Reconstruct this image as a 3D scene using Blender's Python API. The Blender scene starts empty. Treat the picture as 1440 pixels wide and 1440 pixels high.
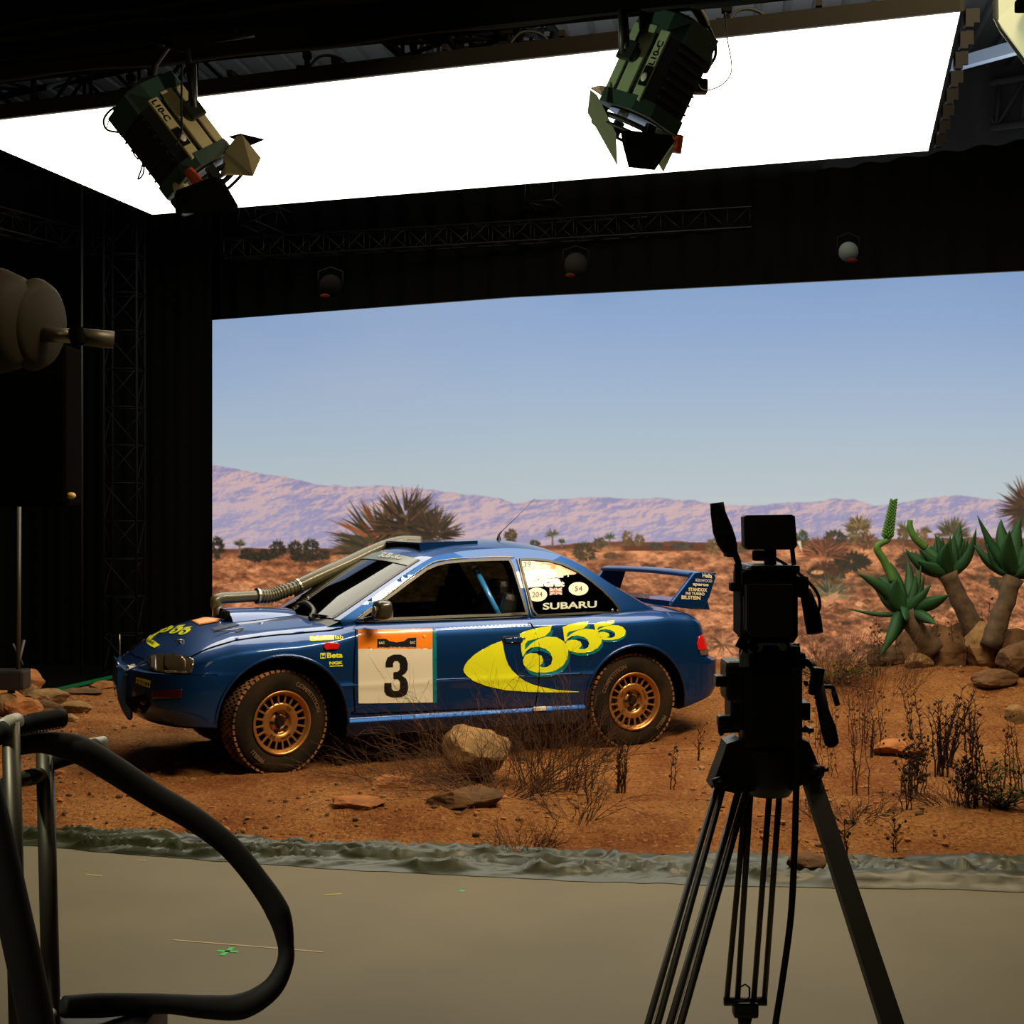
import bpy, bmesh, math, random
import numpy as np
from mathutils import Vector, Matrix, noise, geometry
from mathutils.bvhtree import BVHTree

# ------------------------------------------------------------------ camera, world, lights, exposure
SC = bpy.context.scene
COL = SC.collection
F = 2100.0
CAMZ = 1.75
cam_d = bpy.data.cameras.new('camera')
cam = bpy.data.objects.new('camera', cam_d)
COL.objects.link(cam)
cam.location = (0, 0, CAMZ)
cam.rotation_euler = (math.pi / 2, 0, 0)
cam_d.sensor_width = 36
cam_d.lens = F / 1440 * 36
cam_d.clip_end = 200
SC.camera = cam
SC.view_settings.view_transform = 'Standard'
SC.view_settings.look = 'None'
SC.view_settings.gamma = 1
SC.view_settings.use_curve_mapping = False
SC.view_settings.exposure = 0.0
world = bpy.data.worlds.new('world')
SC.world = world
world.use_nodes = True
world.node_tree.nodes['Background'].inputs[0].default_value = (0.02, 0.024, 0.03, 1)
world.node_tree.nodes['Background'].inputs[1].default_value = 0.05
CEILING_PANEL_STRENGTH = 4.4

def lamp(name, kind, loc, target, power, color, **kw):
    d = bpy.data.lights.new(name, kind)
    d.energy = power
    d.color = color
    for k, v in kw.items():
        setattr(d, k, v)
    o = bpy.data.objects.new(name, d)
    COL.objects.link(o)
    o.location = loc
    o.rotation_euler = (Vector(target) - Vector(loc)).to_track_quat('-Z', 'Y').to_euler()
    return o
# assumed unseen key light, high up between the lamps and the light panel, and an added weak fill light behind the camera
lamp('assumed_key_light', 'AREA', (2.9, 6.9, 6.45), (0.2, 10.0, 0.5), 370, (1.0, 0.77, 0.46), shape='RECTANGLE', size=4.6, size_y=1.0, spread=math.radians(125))  # unseen area light, assumed; placed and sized for its reflections on the car
lamp('rack_fill_spot', 'SPOT', (-2.2, 1.6, 4.6), (-.85, 2.7, 1.2), 330, (1.0, 0.93, 0.7), spot_size=math.radians(30), spot_blend=0.6, shadow_soft_size=0.1)  # unseen spot added to brighten the tube caps of the rack
lamp('rear_fill_light', 'AREA', (-1.5, -1.5, 6.2), (0.5, 6.5, 0.0), 22, (1.0, 0.88, 0.55), shape='RECTANGLE', size=3.0, size_y=1.5)  # unseen area light, added as weak fill from behind the camera

# unseen spots added to brighten the hanging lamps; added uplight for the roof
lamp('side_fill_spot', 'SPOT', (4.6, 4.6, 1.1), (-1.2, 5.4, 3.15), 620, (1.0, 0.86, 0.55), spot_size=math.radians(10), spot_blend=0.5, shadow_soft_size=0.1)
lamp('side_fill_spot', 'SPOT', (-4.6, 4.4, 1.1), (0.5, 5.2, 3.3), 420, (0.86, 1.0, 0.66), spot_size=math.radians(10), spot_blend=0.5, shadow_soft_size=0.1)
lamp('roof_fill_light', 'AREA', (0.5, 13.0, 5.35), (0.5, 13.5, 8), 260, (0.95, 1.0, 1.0), shape='RECTANGLE', size=9.0, size_y=3.0)

# ------------------------------------------------------------------ helpers
def lin(r, g, b):
    def f(c):
        c /= 255.0
        return c / 12.92 if c <= 0.04045 else ((c + 0.055) / 1.055) ** 2.4
    return (f(r), f(g), f(b))

def P(px, py, d):
    """point seen at photo pixel px, py at depth d"""
    return Vector(((px - 720) / F * d, d, CAMZ - (py - 720) / F * d))

def on_z(px, py, z=0.0):
    d = (CAMZ - z) * F / (py - 720)
    return Vector(((px - 720) / F * d, d, z))

MATS = {}
def mat(name, color, rough=0.6, metal=0.0, coat=0.0, emit=None, strength=1.0, noise_amt=0.0, noise_scale=20.0, bump=0.0, spec=0.5, color2=None, alpha=None, trans=0.0):
    if name in MATS:
        return MATS[name]
    m = bpy.data.materials.new(name)
    m.use_nodes = True
    nt = m.node_tree
    b = nt.nodes['Principled BSDF']
    b.inputs['Base Color'].default_value = (*color, 1)
    b.inputs['Roughness'].default_value = rough
    b.inputs['Metallic'].default_value = metal
    b.inputs['Coat Weight'].default_value = coat
    b.inputs['Coat Roughness'].default_value = 0.03
    b.inputs['Specular IOR Level'].default_value = spec
    b.inputs['Transmission Weight'].default_value = trans
    if emit:
        b.inputs['Emission Color'].default_value = (*emit, 1)
        b.inputs['Emission Strength'].default_value = strength
    if noise_amt or bump:
        tc = nt.nodes.new('ShaderNodeTexCoord')
        n = nt.nodes.new('ShaderNodeTexNoise')
        n.inputs['Scale'].default_value = noise_scale
        n.inputs['Detail'].default_value = 6
        nt.links.new(tc.outputs['Object'], n.inputs['Vector'])
        if noise_amt:
            mx = nt.nodes.new('ShaderNodeMix')
            mx.data_type = 'RGBA'
            c2 = color2 or tuple(c * (1 - noise_amt) for c in color)
            mx.inputs[6].default_value = (*color, 1)
            mx.inputs[7].default_value = (*c2, 1)
            r = nt.nodes.new('ShaderNodeValToRGB')
            r.color_ramp.elements[0].position = 0.35
            r.color_ramp.elements[1].position = 0.65
            nt.links.new(n.outputs['Fac'], r.inputs['Fac'])
            nt.links.new(r.outputs['Color'], mx.inputs[0])
            nt.links.new(mx.outputs[2], b.inputs['Base Color'])
        if bump:
            bp = nt.nodes.new('ShaderNodeBump')
            bp.inputs['Strength'].default_value = bump
            bp.inputs['Distance'].default_value = 0.02
            nt.links.new(n.outputs['Fac'], bp.inputs['Height'])
            nt.links.new(bp.outputs['Normal'], b.inputs['Normal'])
    MATS[name] = m
    return m

def glass_mat(name, tint, refl=1.0, rough=0.02):
    m = bpy.data.materials.new(name)
    m.use_nodes = True
    nt = m.node_tree
    nt.nodes.clear()
    out = nt.nodes.new('ShaderNodeOutputMaterial')
    mix = nt.nodes.new('ShaderNodeMixShader')
    tr = nt.nodes.new('ShaderNodeBsdfTransparent')
    gl = nt.nodes.new('ShaderNodeBsdfGlossy')
    fr = nt.nodes.new('ShaderNodeFresnel')
    fr.inputs['IOR'].default_value = 1.5
    mu = nt.nodes.new('ShaderNodeMath')
    mu.operation = 'MULTIPLY'
    mu.use_clamp = True
    mu.inputs[1].default_value = refl
    tr.inputs[0].default_value = (*tint, 1)
    gl.inputs['Roughness'].default_value = rough
    nt.links.new(fr.outputs[0], mu.inputs[0])
    nt.links.new(mu.outputs[0], mix.inputs[0])
    nt.links.new(tr.outputs[0], mix.inputs[1])
    nt.links.new(gl.outputs[0], mix.inputs[2])
    nt.links.new(mix.outputs[0], out.inputs[0])
    return m

def frame_from(z):
    z = Vector(z).normalized()
    a = Vector((0, 0, 1)) if abs(z.z) < 0.9 else Vector((1, 0, 0))
    x = a.cross(z).normalized()
    y = z.cross(x)
    return x, y, z

class MB:
    """collects shapes into one mesh"""
    def __init__(s):
        s.v = []; s.f = []; s.m = []; s.sm = []
    def add(s, vs, fs, mi=0, smooth=False):
        b = len(s.v)
        s.v += [tuple(v) for v in vs]
        s.f += [tuple(b + i for i in f) for f in fs]
        s.m += [mi] * len(fs)
        s.sm += [smooth] * len(fs)
        return s
    def box(s, c, size, rot=None, mi=0, bev=0.0):
        c = Vector(c)
        hx, hy, hz = [d / 2 for d in size]
        if bev > 0:
            bm = bmesh.new()
            bmesh.ops.create_cube(bm, size=1)
            for v in bm.verts:
                v.co = Vector((v.co.x * size[0], v.co.y * size[1], v.co.z * size[2]))
            bmesh.ops.bevel(bm, geom=bm.edges[:], offset=min(bev, min(size) * 0.45), segments=2, affect='EDGES', profile=0.6)
            vs = [v.co.copy() for v in bm.verts]
            bm.verts.index_update()
            fs = [[v.index for v in f.verts] for f in bm.faces]
            bm.free()
        else:
            vs = [Vector((x * hx, y * hy, z * hz)) for x in (-1, 1) for y in (-1, 1) for z in (-1, 1)]
            fs = [(0, 1, 3, 2), (4, 6, 7, 5), (0, 4, 5, 1), (2, 3, 7, 6), (0, 2, 6, 4), (1, 5, 7, 3)]
        if rot is not None:
            vs = [rot @ v for v in vs]
        return s.add([c + v for v in vs], fs, mi, False)
    def beam(s, a, b, w, h, mi=0, up=(0, 0, 1), bev=0.0):
        a, b = Vector(a), Vector(b)
        z = (b - a).normalized()
        u = Vector(up)
        if abs(u.dot(z)) > 0.98:
            u = Vector((0, 1, 0))
        x = u.cross(z).normalized()
        y = z.cross(x)
        R = Matrix((x, y, z)).transposed()
        return s.box((a + b) / 2, (w, h, (b - a).length), R, mi, bev)
    def tube(s, pts, r, n=8, mi=0, cap=True, closed=False, smooth=True):
        pts = [Vector(p) for p in pts]
        N = len(pts)
        rs = list(r) if hasattr(r, '__len__') else [r] * N
        vs, fs = [], []
        px = None
        for i, p in enumerate(pts):
            if closed:
                t = pts[(i + 1) % N] - pts[i - 1]
            else:
                t = pts[min(i + 1, N - 1)] - pts[max(i - 1, 0)]
            if t.length < 1e-9:
                t = Vector((0, 0, 1))
            t.normalize()
            if px is None:
                px, _, _ = frame_from(t)
            px = (px - t * px.dot(t))
            if px.length < 1e-6:
                px, _, _ = frame_from(t)
            px.normalize()
            py = t.cross(px)
            for k in range(n):
                a = 2 * math.pi * k / n
                vs.append(p + (px * math.cos(a) + py * math.sin(a)) * rs[i])
        M = N if closed else N - 1
        for i in range(M):
            j = (i + 1) % N
            for k in range(n):
                l = (k + 1) % n
                fs.append((i * n + k, i * n + l, j * n + l, j * n + k))
        if cap and not closed:
            fs.append(tuple(range(n - 1, -1, -1)))
            fs.append(tuple((N - 1) * n + k for k in range(n)))
        return s.add(vs, fs, mi, smooth)
    def cyl(s, a, b, r, r2=None, n=24, mi=0, smooth=True):
        a, b = Vector(a), Vector(b)
        x, y, z = frame_from(b - a)
        r2 = r if r2 is None else r2
        vs = []
        for p, q in ((a, r), (b, r2)):
            for k in range(n):
                t = 2 * math.pi * k / n
                vs.append(p + (x * math.cos(t) + y * math.sin(t)) * q)
        s.add(vs, [(k, (k + 1) % n, n + (k + 1) % n, n + k) for k in range(n)], mi, smooth)
        s.add(vs[:n], [tuple(range(n - 1, -1, -1))], mi)
        s.add(vs[n:], [tuple(range(n))], mi)
        return s
    def lathe(s, prof, origin, axis, n=48, mi=0, smooth=True):
        """prof: (r, h) along axis"""
        o = Vector(origin)
        x, y, z = frame_from(axis)
        vs = []
        for r, h in prof:
            for k in range(n):
                t = 2 * math.pi * k / n
                vs.append(o + z * h + (x * math.cos(t) + y * math.sin(t)) * r)
        fs = []
        for i in range(len(prof) - 1):
            for k in range(n):
                l = (k + 1) % n
                fs.append((i * n + k, i * n + l, (i + 1) * n + l, (i + 1) * n + k))
        return s.add(vs, fs, mi, smooth)
    def prism(s, poly, d, mi=0):
        """poly: list of 3-D points (flat), extruded by vector d"""
        poly = [Vector(p) for p in poly]
        d = Vector(d)
        n = len(poly)
        vs = poly + [p + d for p in poly]
        fs = [tuple(range(n - 1, -1, -1)), tuple(range(n, 2 * n))]
        fs += [(i, (i + 1) % n, n + (i + 1) % n, n + i) for i in range(n)]
        return s.add(vs, fs, mi)
    def sphere(s, c, r, sub=2, mi=0, scale=(1, 1, 1), smooth=True):
        bm = bmesh.new()
        bmesh.ops.create_icosphere(bm, subdivisions=sub, radius=1)
        vs = [Vector(c) + Vector((v.co.x * r * scale[0], v.co.y * r * scale[1], v.co.z * r * scale[2])) for v in bm.verts]
        bm.verts.index_update()
        fs = [[v.index for v in f.verts] for f in bm.faces]
        bm.free()
        return s.add(vs, fs, mi, smooth)
    def build(s, name, mats, parent=None, fix=True, origin=None):
        if not isinstance(mats, (list, tuple)):
            mats = [mats]
        me = bpy.data.meshes.new(name)
        vs = s.v
        if origin is not None:
            o = Vector(origin)
            vs = [tuple(Vector(v) - o) for v in vs]
        me.from_pydata(vs, [], s.f)
        for m in mats:
            me.materials.append(m)
        me.polygons.foreach_set('material_index', s.m)
        me.polygons.foreach_set('use_smooth', s.sm)
        me.update()
        if fix:
            bm = bmesh.new()
            bm.from_mesh(me)
            bmesh.ops.recalc_face_normals(bm, faces=bm.faces)
            bm.to_mesh(me)
            bm.free()
        ob = bpy.data.objects.new(name, me)
        COL.objects.link(ob)
        if parent:
            ob.parent = parent
        if origin is not None:
            ob.location = origin
        return ob

def tag(o, label=None, cat=None, group=None, kind=None):
    if label: o['label'] = label
    if cat: o['category'] = cat
    if group: o['group'] = group
    if kind: o['kind'] = kind
    return o

def thing(name, label, cat, loc=(0, 0, 0), group=None):
    o = bpy.data.objects.new(name, None)
    o.empty_display_size = 0.1
    COL.objects.link(o)
    o.location = loc
    return tag(o, label, cat, group)

def struct(name, mb, m):
    o = mb.build(name, m)
    o['kind'] = 'structure'
    return o

class Local(MB):
    """shapes given in world space for a part whose thing stands at root"""
    def part(s, name, mats, root, label=None, parent=None):
        o = s.build(name, mats, fix=True, origin=None)
        loc = Vector(root.location)
        me = o.data
        me.transform(Matrix.Translation(-loc))
        o.parent = parent or root
        if label: o['label'] = label
        return o

def bez(p0, p1, p2, p3, n=16):
    p0, p1, p2, p3 = map(Vector, (p0, p1, p2, p3))
    return [p0 * (1 - t) ** 3 + p1 * 3 * t * (1 - t) ** 2 + p2 * 3 * t * t * (1 - t) + p3 * t ** 3 for t in [i / n for i in range(n + 1)]]

def spline(pts, sub=8):
    pts = [Vector(p) for p in pts]
    out = []
    for i in range(len(pts) - 1):
        a = pts[max(i - 1, 0)]; b = pts[i]; c = pts[i + 1]; d = pts[min(i + 2, len(pts) - 1)]
        for k in range(sub):
            t = k / sub
            out.append(0.5 * ((2 * b) + (c - a) * t + (2 * a - 5 * b + 4 * c - d) * t * t + (3 * b - a - 3 * c + d) * t ** 3))
    out.append(pts[-1])
    return out

def interp(x, tab):
    return float(np.interp(x, [t[0] for t in tab], [t[1] for t in tab]))

rng = random.Random(7)
black = mat('black_paint', (0.012, 0.012, 0.012), 0.45)
matte_black = mat('matte_black_cloth', (0.004, 0.004, 0.004), 0.95, spec=0.0)
black_metal = mat('black_metal', (0.012, 0.012, 0.012), 0.35, 0.3)
rubber = mat('black_rubber', (0.010, 0.010, 0.009), 0.7, spec=.25)
truss_metal = mat('dark_truss_metal', (0.006, 0.0065, 0.008), 0.5, 0.4)
steel = mat('steel_tube', (0.35, 0.34, 0.3), 0.35, 0.9)
# ------------------------------------------------------------------ studio shell
concrete = mat('painted_studio_floor', (0.15, 0.130, 0.076), 0.6, noise_amt=0.25, noise_scale=1.3, bump=0.05, spec=0.3, color2=(0.128, 0.111, 0.065))
m = MB(); m.box((0, 9, -0.05), (20, 24, 0.1)); struct('floor', m, concrete)
m = MB(); m.box((0, 19.6, 3.6), (20, 0.2, 7.4)); struct('wall_back', m, matte_black)
m = MB(); m.box((-7.6, 9, 3.6), (0.2, 24, 7.4)); struct('wall_left', m, matte_black)
m = MB(); m.box((8.6, 9, 3.6), (0.2, 24, 7.4)); struct('wall_right', m, matte_black)
# corrugated roof sheets running away from the camera
m = MB()
th = math.radians(-28)
roof_mat = mat('grey_corrugated_roof', (0.16, 0.165, 0.17), 0.6, 0.2)
vs, fs = [], []
nx = 90
prof = [0, 0, 0.06, 0.06]
xs = []
for i in range(nx):
    x0 = -13 + i * 0.30
    xs += [(x0, 0), (x0 + 0.20, 0), (x0 + 0.22, 0.04), (x0 + 0.27, 0.04)]
for y in (-3, 21.5):
    for x, z in xs:
        vs.append((x + (y - 9) * 0.14, y, 7.0 + z))
n = len(xs)
fs = [(i, i + 1, n + i + 1, n + i) for i in range(n - 1)]
m.add(vs, fs)
struct('ceiling', m, roof_mat)

# frame of the stage: direction along the LED wall (e1) and away from the camera (e2)
# ceiling light panel, corners from its height
PH = CAMZ + 3.0
def pan(x, y): return Vector((x * 3.0, y * 3.0, PH))
c_fl, c_fr, c_nr, c_nl = pan(-1.209, 5.02), pan(1.152, 4.134), pan(0.896, 2.987), pan(-1.465, 3.873)
mid_n = (c_nl + c_nr) / 2 + Vector((0, -0.03, 0))
mid_f = (c_fl + c_fr) / 2
root = thing('ceiling_light_panel', 'long glowing white rectangular LED light panel hung over the car', 'light panel', (c_fl + c_fr + c_nr + c_nl) / 4)
lp = Local()
lp.add([c_fl, mid_f, c_fr, c_nr, mid_n, c_nl], [(0, 1, 4, 5), (1, 2, 3, 4)])
glow = mat('panel_glow', (0.8, 0.8, 0.8), 0.5, emit=(1.0, 0.94, 0.76), strength=CEILING_PANEL_STRENGTH)
lp.part('diffuser', glow, root)
fr = Local()
ring = [c_fl, mid_f, c_fr, c_nr, mid_n, c_nl]
for i in range(6):
    a, b = ring[i], ring[(i + 1) % 6]
    up = Vector((0, 0, 0.06))
    fr.beam(a + up, b + up, 0.05, 0.11)
tops = [p + Vector((0, 0, 0.12)) for p in ring]
fr.add(tops, [(0, 1, 4, 5), (1, 2, 3, 4)])
for k in range(1, 9):
    t = k / 9
    a = c_nl.lerp(c_nr, t); b = c_fl.lerp(c_fr, t)
    fr.beam(a + Vector((0, 0, .16)), b + Vector((0, 0, .16)), 0.04, 0.04)
fr.part('frame', mat('panel_frame', (0.007, 0.006, 0.004), 0.7, spec=.1), root)
# little panel couplers on the right edge and the far side
cp = Local()
for k in range(8):
    p = c_nr.lerp(c_fr, (k + 0.5) / 8)
    cp.box(p + Vector((0.07, 0, 0.03)), (0.05, 0.05, 0.11))
    cp.box(p + Vector((0.12, 0.03, 0.06)), (0.05, 0.02, 0.09))
cp.part('coupler', mat('coupler_grey', (0.006, 0.0055, 0.005), 0.7, spec=.1), root)

def truss(name, label, a, b, size=0.29, group=None, mt=None, bays=None, r=0.024, tri=False):
    a, b = Vector(a), Vector(b)
    root = thing(name, label, 'truss', (a + b) / 2, group)
    z = (b - a).normalized()
    up = Vector((0, 0, 1)) if abs(z.z) < 0.9 else Vector((0, 1, 0))
    x = up.cross(z).normalized(); y = z.cross(x)
    h = size / 2
    offs = [x * h + y * h, -x * h + y * h, -x * h - y * h, x * h - y * h]
    L = (b - a).length
    nb = bays or max(2, int(L / (size * 1.1)))
    mb = Local()
    for o in offs:
        mb.tube([a + o, b + o], r, 8)
    mb.part('chords', mt or truss_metal, root)
    mb = Local()
    for q in range(4):
        o1, o2 = offs[q], offs[(q + 1) % 4]
        for k in range(nb):
            p = a.lerp(b, k / nb); p2 = a.lerp(b, (k + 1) / nb)
            if k % 2: mb.tube([p + o1, p2 + o2], r * 0.5, 6)
            else: mb.tube([p + o2, p2 + o1], r * 0.5, 6)
            mb.tube([p + o1, p + o2], r * 0.5, 6)
    mb.part('lacing', mt or truss_metal, root)
    return root

# ---- LED wall: slightly bent screen, picture painted on a fine vertex grid
WP = [Vector((-3.26, 16.3)), Vector((0, 14.6)), Vector((4.46, 13.0)), Vector((6.0, 12.6))]
WTOP = 3.845
def wall_hit(px):
    k = (px - 720) / F
    for i in range(3):
        a, b = WP[i], WP[i + 1]
        # a + t(b-a): x = k*y
        den = (b.x - a.x) - k * (b.y - a.y)
        t = (k * a.y - a.x) / den
        if (t <= 1 or i == 2):
            return a.lerp(b, t)

CW, CH, CX, CY = 1330, 580, 290, 370
def vnoise(seed, w, h, sx, sy, octv=5, pers=0.5):
    r = np.random.RandomState(seed)
    out = np.zeros((h, w)); amp = 1; tot = 0
    for o in range(octv):
        gx = int(w / sx) + 3; gy = int(h / sy) + 3
        g = r.rand(gy, gx)
        x = np.arange(w) / sx; y = np.arange(h) / sy
        xi = x.astype(int); yi = y.astype(int)
        fx = x - xi; fy = y - yi
        fx = fx * fx * (3 - 2 * fx); fy = fy * fy * (3 - 2 * fy)
        g00 = g[np.ix_(yi, xi)]; g10 = g[np.ix_(yi, xi + 1)]; g01 = g[np.ix_(yi + 1, xi)]; g11 = g[np.ix_(yi + 1, xi + 1)]
        fy = fy[:, None]; fx = fx[None, :]
        out += amp * ((g00 * (1 - fx) + g10 * fx) * (1 - fy) + (g01 * (1 - fx) + g11 * fx) * fy)
        tot += amp; amp *= pers; sx = max(sx / 2, 1.01); sy = max(sy / 2, 1.01)
    return out / tot

YY, XX = np.mgrid[0:CH, 0:CW].astype(float)
XX += CX; YY += CY
def mixc(a, b, t):
    return a * (1 - t[..., None]) + np.array(b, float) * t[..., None]
IMG = np.zeros((CH, CW, 3))
sky_y = [370, 450, 520, 600, 660, 710]
sky_c = np.array([(114, 148, 194), (128, 157, 198), (145, 169, 201), (162, 182, 200), (174, 188, 196), (182, 192, 196)], float)
for c in range(3):
    IMG[..., c] = np.interp(YY, sky_y, sky_c[:, c])
leftness = np.clip((820 - XX) / 520, 0, 1) * np.clip((640 - YY) / 120, 0, 1)
haze = vnoise(3, CW, CH, 260, 90, 4)
IMG = mixc(IMG, (172, 178, 196), np.clip(leftness * 0.75 * (haze * 1.6 - 0.2), 0, 0.8))
# mountains
rx = [290, 325, 350, 400, 440, 490, 530, 580, 620, 665, 700, 722, 745, 790, 850, 890, 930, 975, 1010, 1055, 1100, 1140, 1175, 1205, 1232, 1262, 1300, 1345, 1375, 1410, 1440, 1700]
ry = [652, 658, 664, 671, 680, 684, 682, 686, 690, 696, 699, 707, 704, 701, 699, 702, 700, 704, 710, 712, 708, 706, 701, 704, 712, 708, 702, 696, 700, 704, 706, 712]
ridge = np.interp(XX[0], rx, ry) + (vnoise(9, CW, 2, 14, 5, 3)[0] - 0.5) * 4
n1 = vnoise(11, CW, CH, 110, 42, 6, 0.55)
n1 = np.roll(n1, 0, 0)
gx = np.gradient(n1, axis=1) * 60 + np.gradient(n1, axis=0) * 26
fine = vnoise(12, CW, CH, 22, 7, 4, 0.6)
sh = np.clip(0.52 + gx * 1.1 + (fine - 0.5) * 0.8, 0, 1)
dep = np.clip((YY - ridge[None, :]) / 70, 0, 1)
pink = np.array((203, 172, 172.)); viol = np.array((142, 138, 176.))
mcol = viol[None, None] * (1 - sh[..., None]) + pink[None, None] * sh[..., None]
mcol = mcol * (1 - 0.35 * dep[..., None]) + np.array((176, 166, 190.)) * 0.35 * dep[..., None]
edge = np.clip(1 - (YY - ridge[None, :]) / 5, 0, 1)[..., None] * 0.25
mcol = mcol * (1 - edge) + np.array((140, 138, 168.)) * edge
cov = np.clip(YY - ridge[None, :] + 0.5, 0, 1)
IMG = IMG * (1 - cov[..., None]) + mcol * cov[..., None]
# desert floor
gy = np.interp(XX[0], [290, 450, 700, 870, 1050, 1180, 1440], [772, 772, 768, 762, 762, 758, 756]) + (vnoise(21, CW, 2, 20, 5, 3)[0] - 0.5) * 5
t = np.clip((YY - gy[None, :]) / 170, 0, 1)
a1 = vnoise(22, CW, CH, 34, 9, 6, 0.62)
a2 = vnoise(23, CW, CH, 9, 4, 4, 0.7)
a3 = vnoise(24, CW, CH, 60, 26, 5, 0.6)
a4 = vnoise(25, CW, CH, 4.0, 2.4, 2, .8)
g = (a4 - .5) * (.35 + .9 * t) + (a1 * (1 - t) + a3 * t - 0.5) * 2.2 + (a2 - 0.5) * (1.6 + 0.5 * t)
gcol = np.zeros_like(IMG)
base_d = np.array((96, 52, 30.)); base_l = np.array((228, 150, 98.))
k = np.clip(0.50 + g * 0.75, 0, 1)
gcol = base_d * (1 - k[..., None]) + base_l * k[..., None]
rim = np.exp(-((YY - gy[None, :] - 3) / 5) ** 2)[..., None]
gcol = gcol * (1 - rim * .75) + np.array((82, 44, 30.)) * rim * .75
band = (np.clip((XX - 870) / 10, 0, 1) * np.clip((1060 - XX) / 10, 0, 1) * (np.abs(YY - 771) < 4))[..., None]
gcol = gcol * (1 - band) + np.array((96, 44, 24.)) * band
bigsh = np.clip((vnoise(31, CW, CH, 70, 22, 4, 0.6) - 0.56) * 9, 0, 1) * np.clip((XX - 1030) / 60, 0, 1) * 0.6
gcol = mixc(gcol, (44, 30, 16), bigsh)
cov = np.clip(YY - gy[None, :] + 0.5, 0, 1)
IMG = IMG * (1 - cov[..., None]) + gcol * cov[..., None]

def tri(p0, p1, p2, col, a=1.0):
    pts = [np.array(p, float) for p in (p0, p1, p2)]
    x0 = int(max(min(p[0] for p in pts) - 2 - CX, 0)); x1 = int(min(max(p[0] for p in pts) + 3 - CX, CW))
    y0 = int(max(min(p[1] for p in pts) - 2 - CY, 0)); y1 = int(min(max(p[1] for p in pts) + 3 - CY, CH))
    if x1 <= x0 or y1 <= y0: return
    X = XX[y0:y1, x0:x1]; Y = YY[y0:y1, x0:x1]
    area = (pts[1][0] - pts[0][0]) * (pts[2][1] - pts[0][1]) - (pts[1][1] - pts[0][1]) * (pts[2][0] - pts[0][0])
    if abs(area) < 1e-6: return
    if area < 0: pts = [pts[0], pts[2], pts[1]]
    d = np.full(X.shape, 1e9)
    for i in range(3):
        a_, b_ = pts[i], pts[(i + 1) % 3]
        e = b_ - a_; L = math.hypot(*e) + 1e-9
        d = np.minimum(d, (e[0] * (Y - a_[1]) - e[1] * (X - a_[0])) / L)
    c = (np.clip(d + 0.6, 0, 1) * a)[..., None]
    IMG[y0:y1, x0:x1] = IMG[y0:y1, x0:x1] * (1 - c) + np.array(col, float) * c

def blob(cx, cy, rx_, ry_, col, rag=0.35, a=1.0, seed=0):
    r = random.Random(seed + int(cx * 7 + cy))
    n = int(60 + rx_ * 5)
    for i in range(n):
        an = r.random() * 6.283; q = r.random() ** 0.5
        x = cx + math.cos(an) * rx_ * q * .75; y = cy + math.sin(an) * ry_ * q * .75
        l = (rx_ + ry_) * 0.5 * (0.16 + rag * .8 * r.random()); an2 = math.atan2(y - cy, x - cx + 1e-6) + r.uniform(-.6, .6)
        w = max(1.2, l * 0.3)
        s = r.uniform(.65, 1.35)
        dx, dy = math.cos(an2), math.sin(an2)
        tri((x - dy * w, y + dx * w), (x + dy * w, y - dx * w), (x + dx * l, y + dy * l), [c * s for c in col], a)

def spiky(cx, cy, r0, n, cols, a0=-180, a1=0, w=4.0, sq=1.0, seed=1, back=0.35):
    r = random.Random(seed)
    for i in range(n):
        an = math.radians(r.uniform(a0, a1)); l = r0 * r.uniform(.7, 1.05)
        dx, dy = math.cos(an), math.sin(an) * sq
        col = r.choice(cols); s = r.uniform(.7, 1.25)
        bx, by = cx + dx * l * back * r.random(), cy + dy * l * back * r.random()
        tri((bx - dy * w / 2, by + dx * w / 2), (bx + dy * w / 2, by - dx * w / 2), (cx + dx * l, cy + dy * l), [c * s for c in col])

dk = (52, 46, 30); ol = (86, 74, 44); rd = (120, 66, 42)
def palm(cx, cy, r, h, col=(60, 62, 38)):
    tri((cx - 1.6, cy + h), (cx + 1.6, cy + h), (cx, cy), (120, 92, 70))
    tri((cx - 1.3, cy), (cx + 1.3, cy), (cx, cy + h), (110, 84, 64))
    spiky(cx, cy, r, 26, [col, (80, 84, 50)], -200, 20, 2.2, .9, int(cx))
for (x, y, a, b) in [(306, 770, 9, 18), (346, 778, 10, 6), (390, 772, 13, 12), (415, 771, 11, 11), (437, 770, 12, 13), (455, 780, 12, 7), (371, 778, 6, 7), (362, 783, 30, 5), (430, 784, 26, 5)]:
    blob(x, y, a, b, (46, 40, 30))
palm(337, 766, 9, 14)
for (x, y, a, b, c) in [(718, 754, 10, 11, (74, 56, 36)), (752, 765, 8, 6, (66, 64, 42)), (822, 776, 18, 14, (70, 54, 32)), (843, 764, 10, 9, (74, 62, 40)), (882, 757, 9, 12, (104, 78, 46)), (899, 760, 8, 10, (104, 78, 46)), (1003, 768, 11, 12, (104, 80, 44)), (922, 768, 12, 4, (60, 56, 44)), (960, 768, 18, 4, (64, 58, 46)), (1127, 757, 10, 13, (50, 60, 38)), (1040, 772, 14, 6, (80, 60, 40)), (912, 797, 12, 4, (80, 54, 32)), (860, 782, 14, 4, (90, 60, 38)), (940, 800, 8, 3, (84, 56, 34))]:
    blob(x, y, a, b, c)
palm(777, 752, 10, 16, (70, 58, 36)); palm(857, 756, 8, 14, (66, 92, 44)); palm(790, 762, 5, 8)
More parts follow.
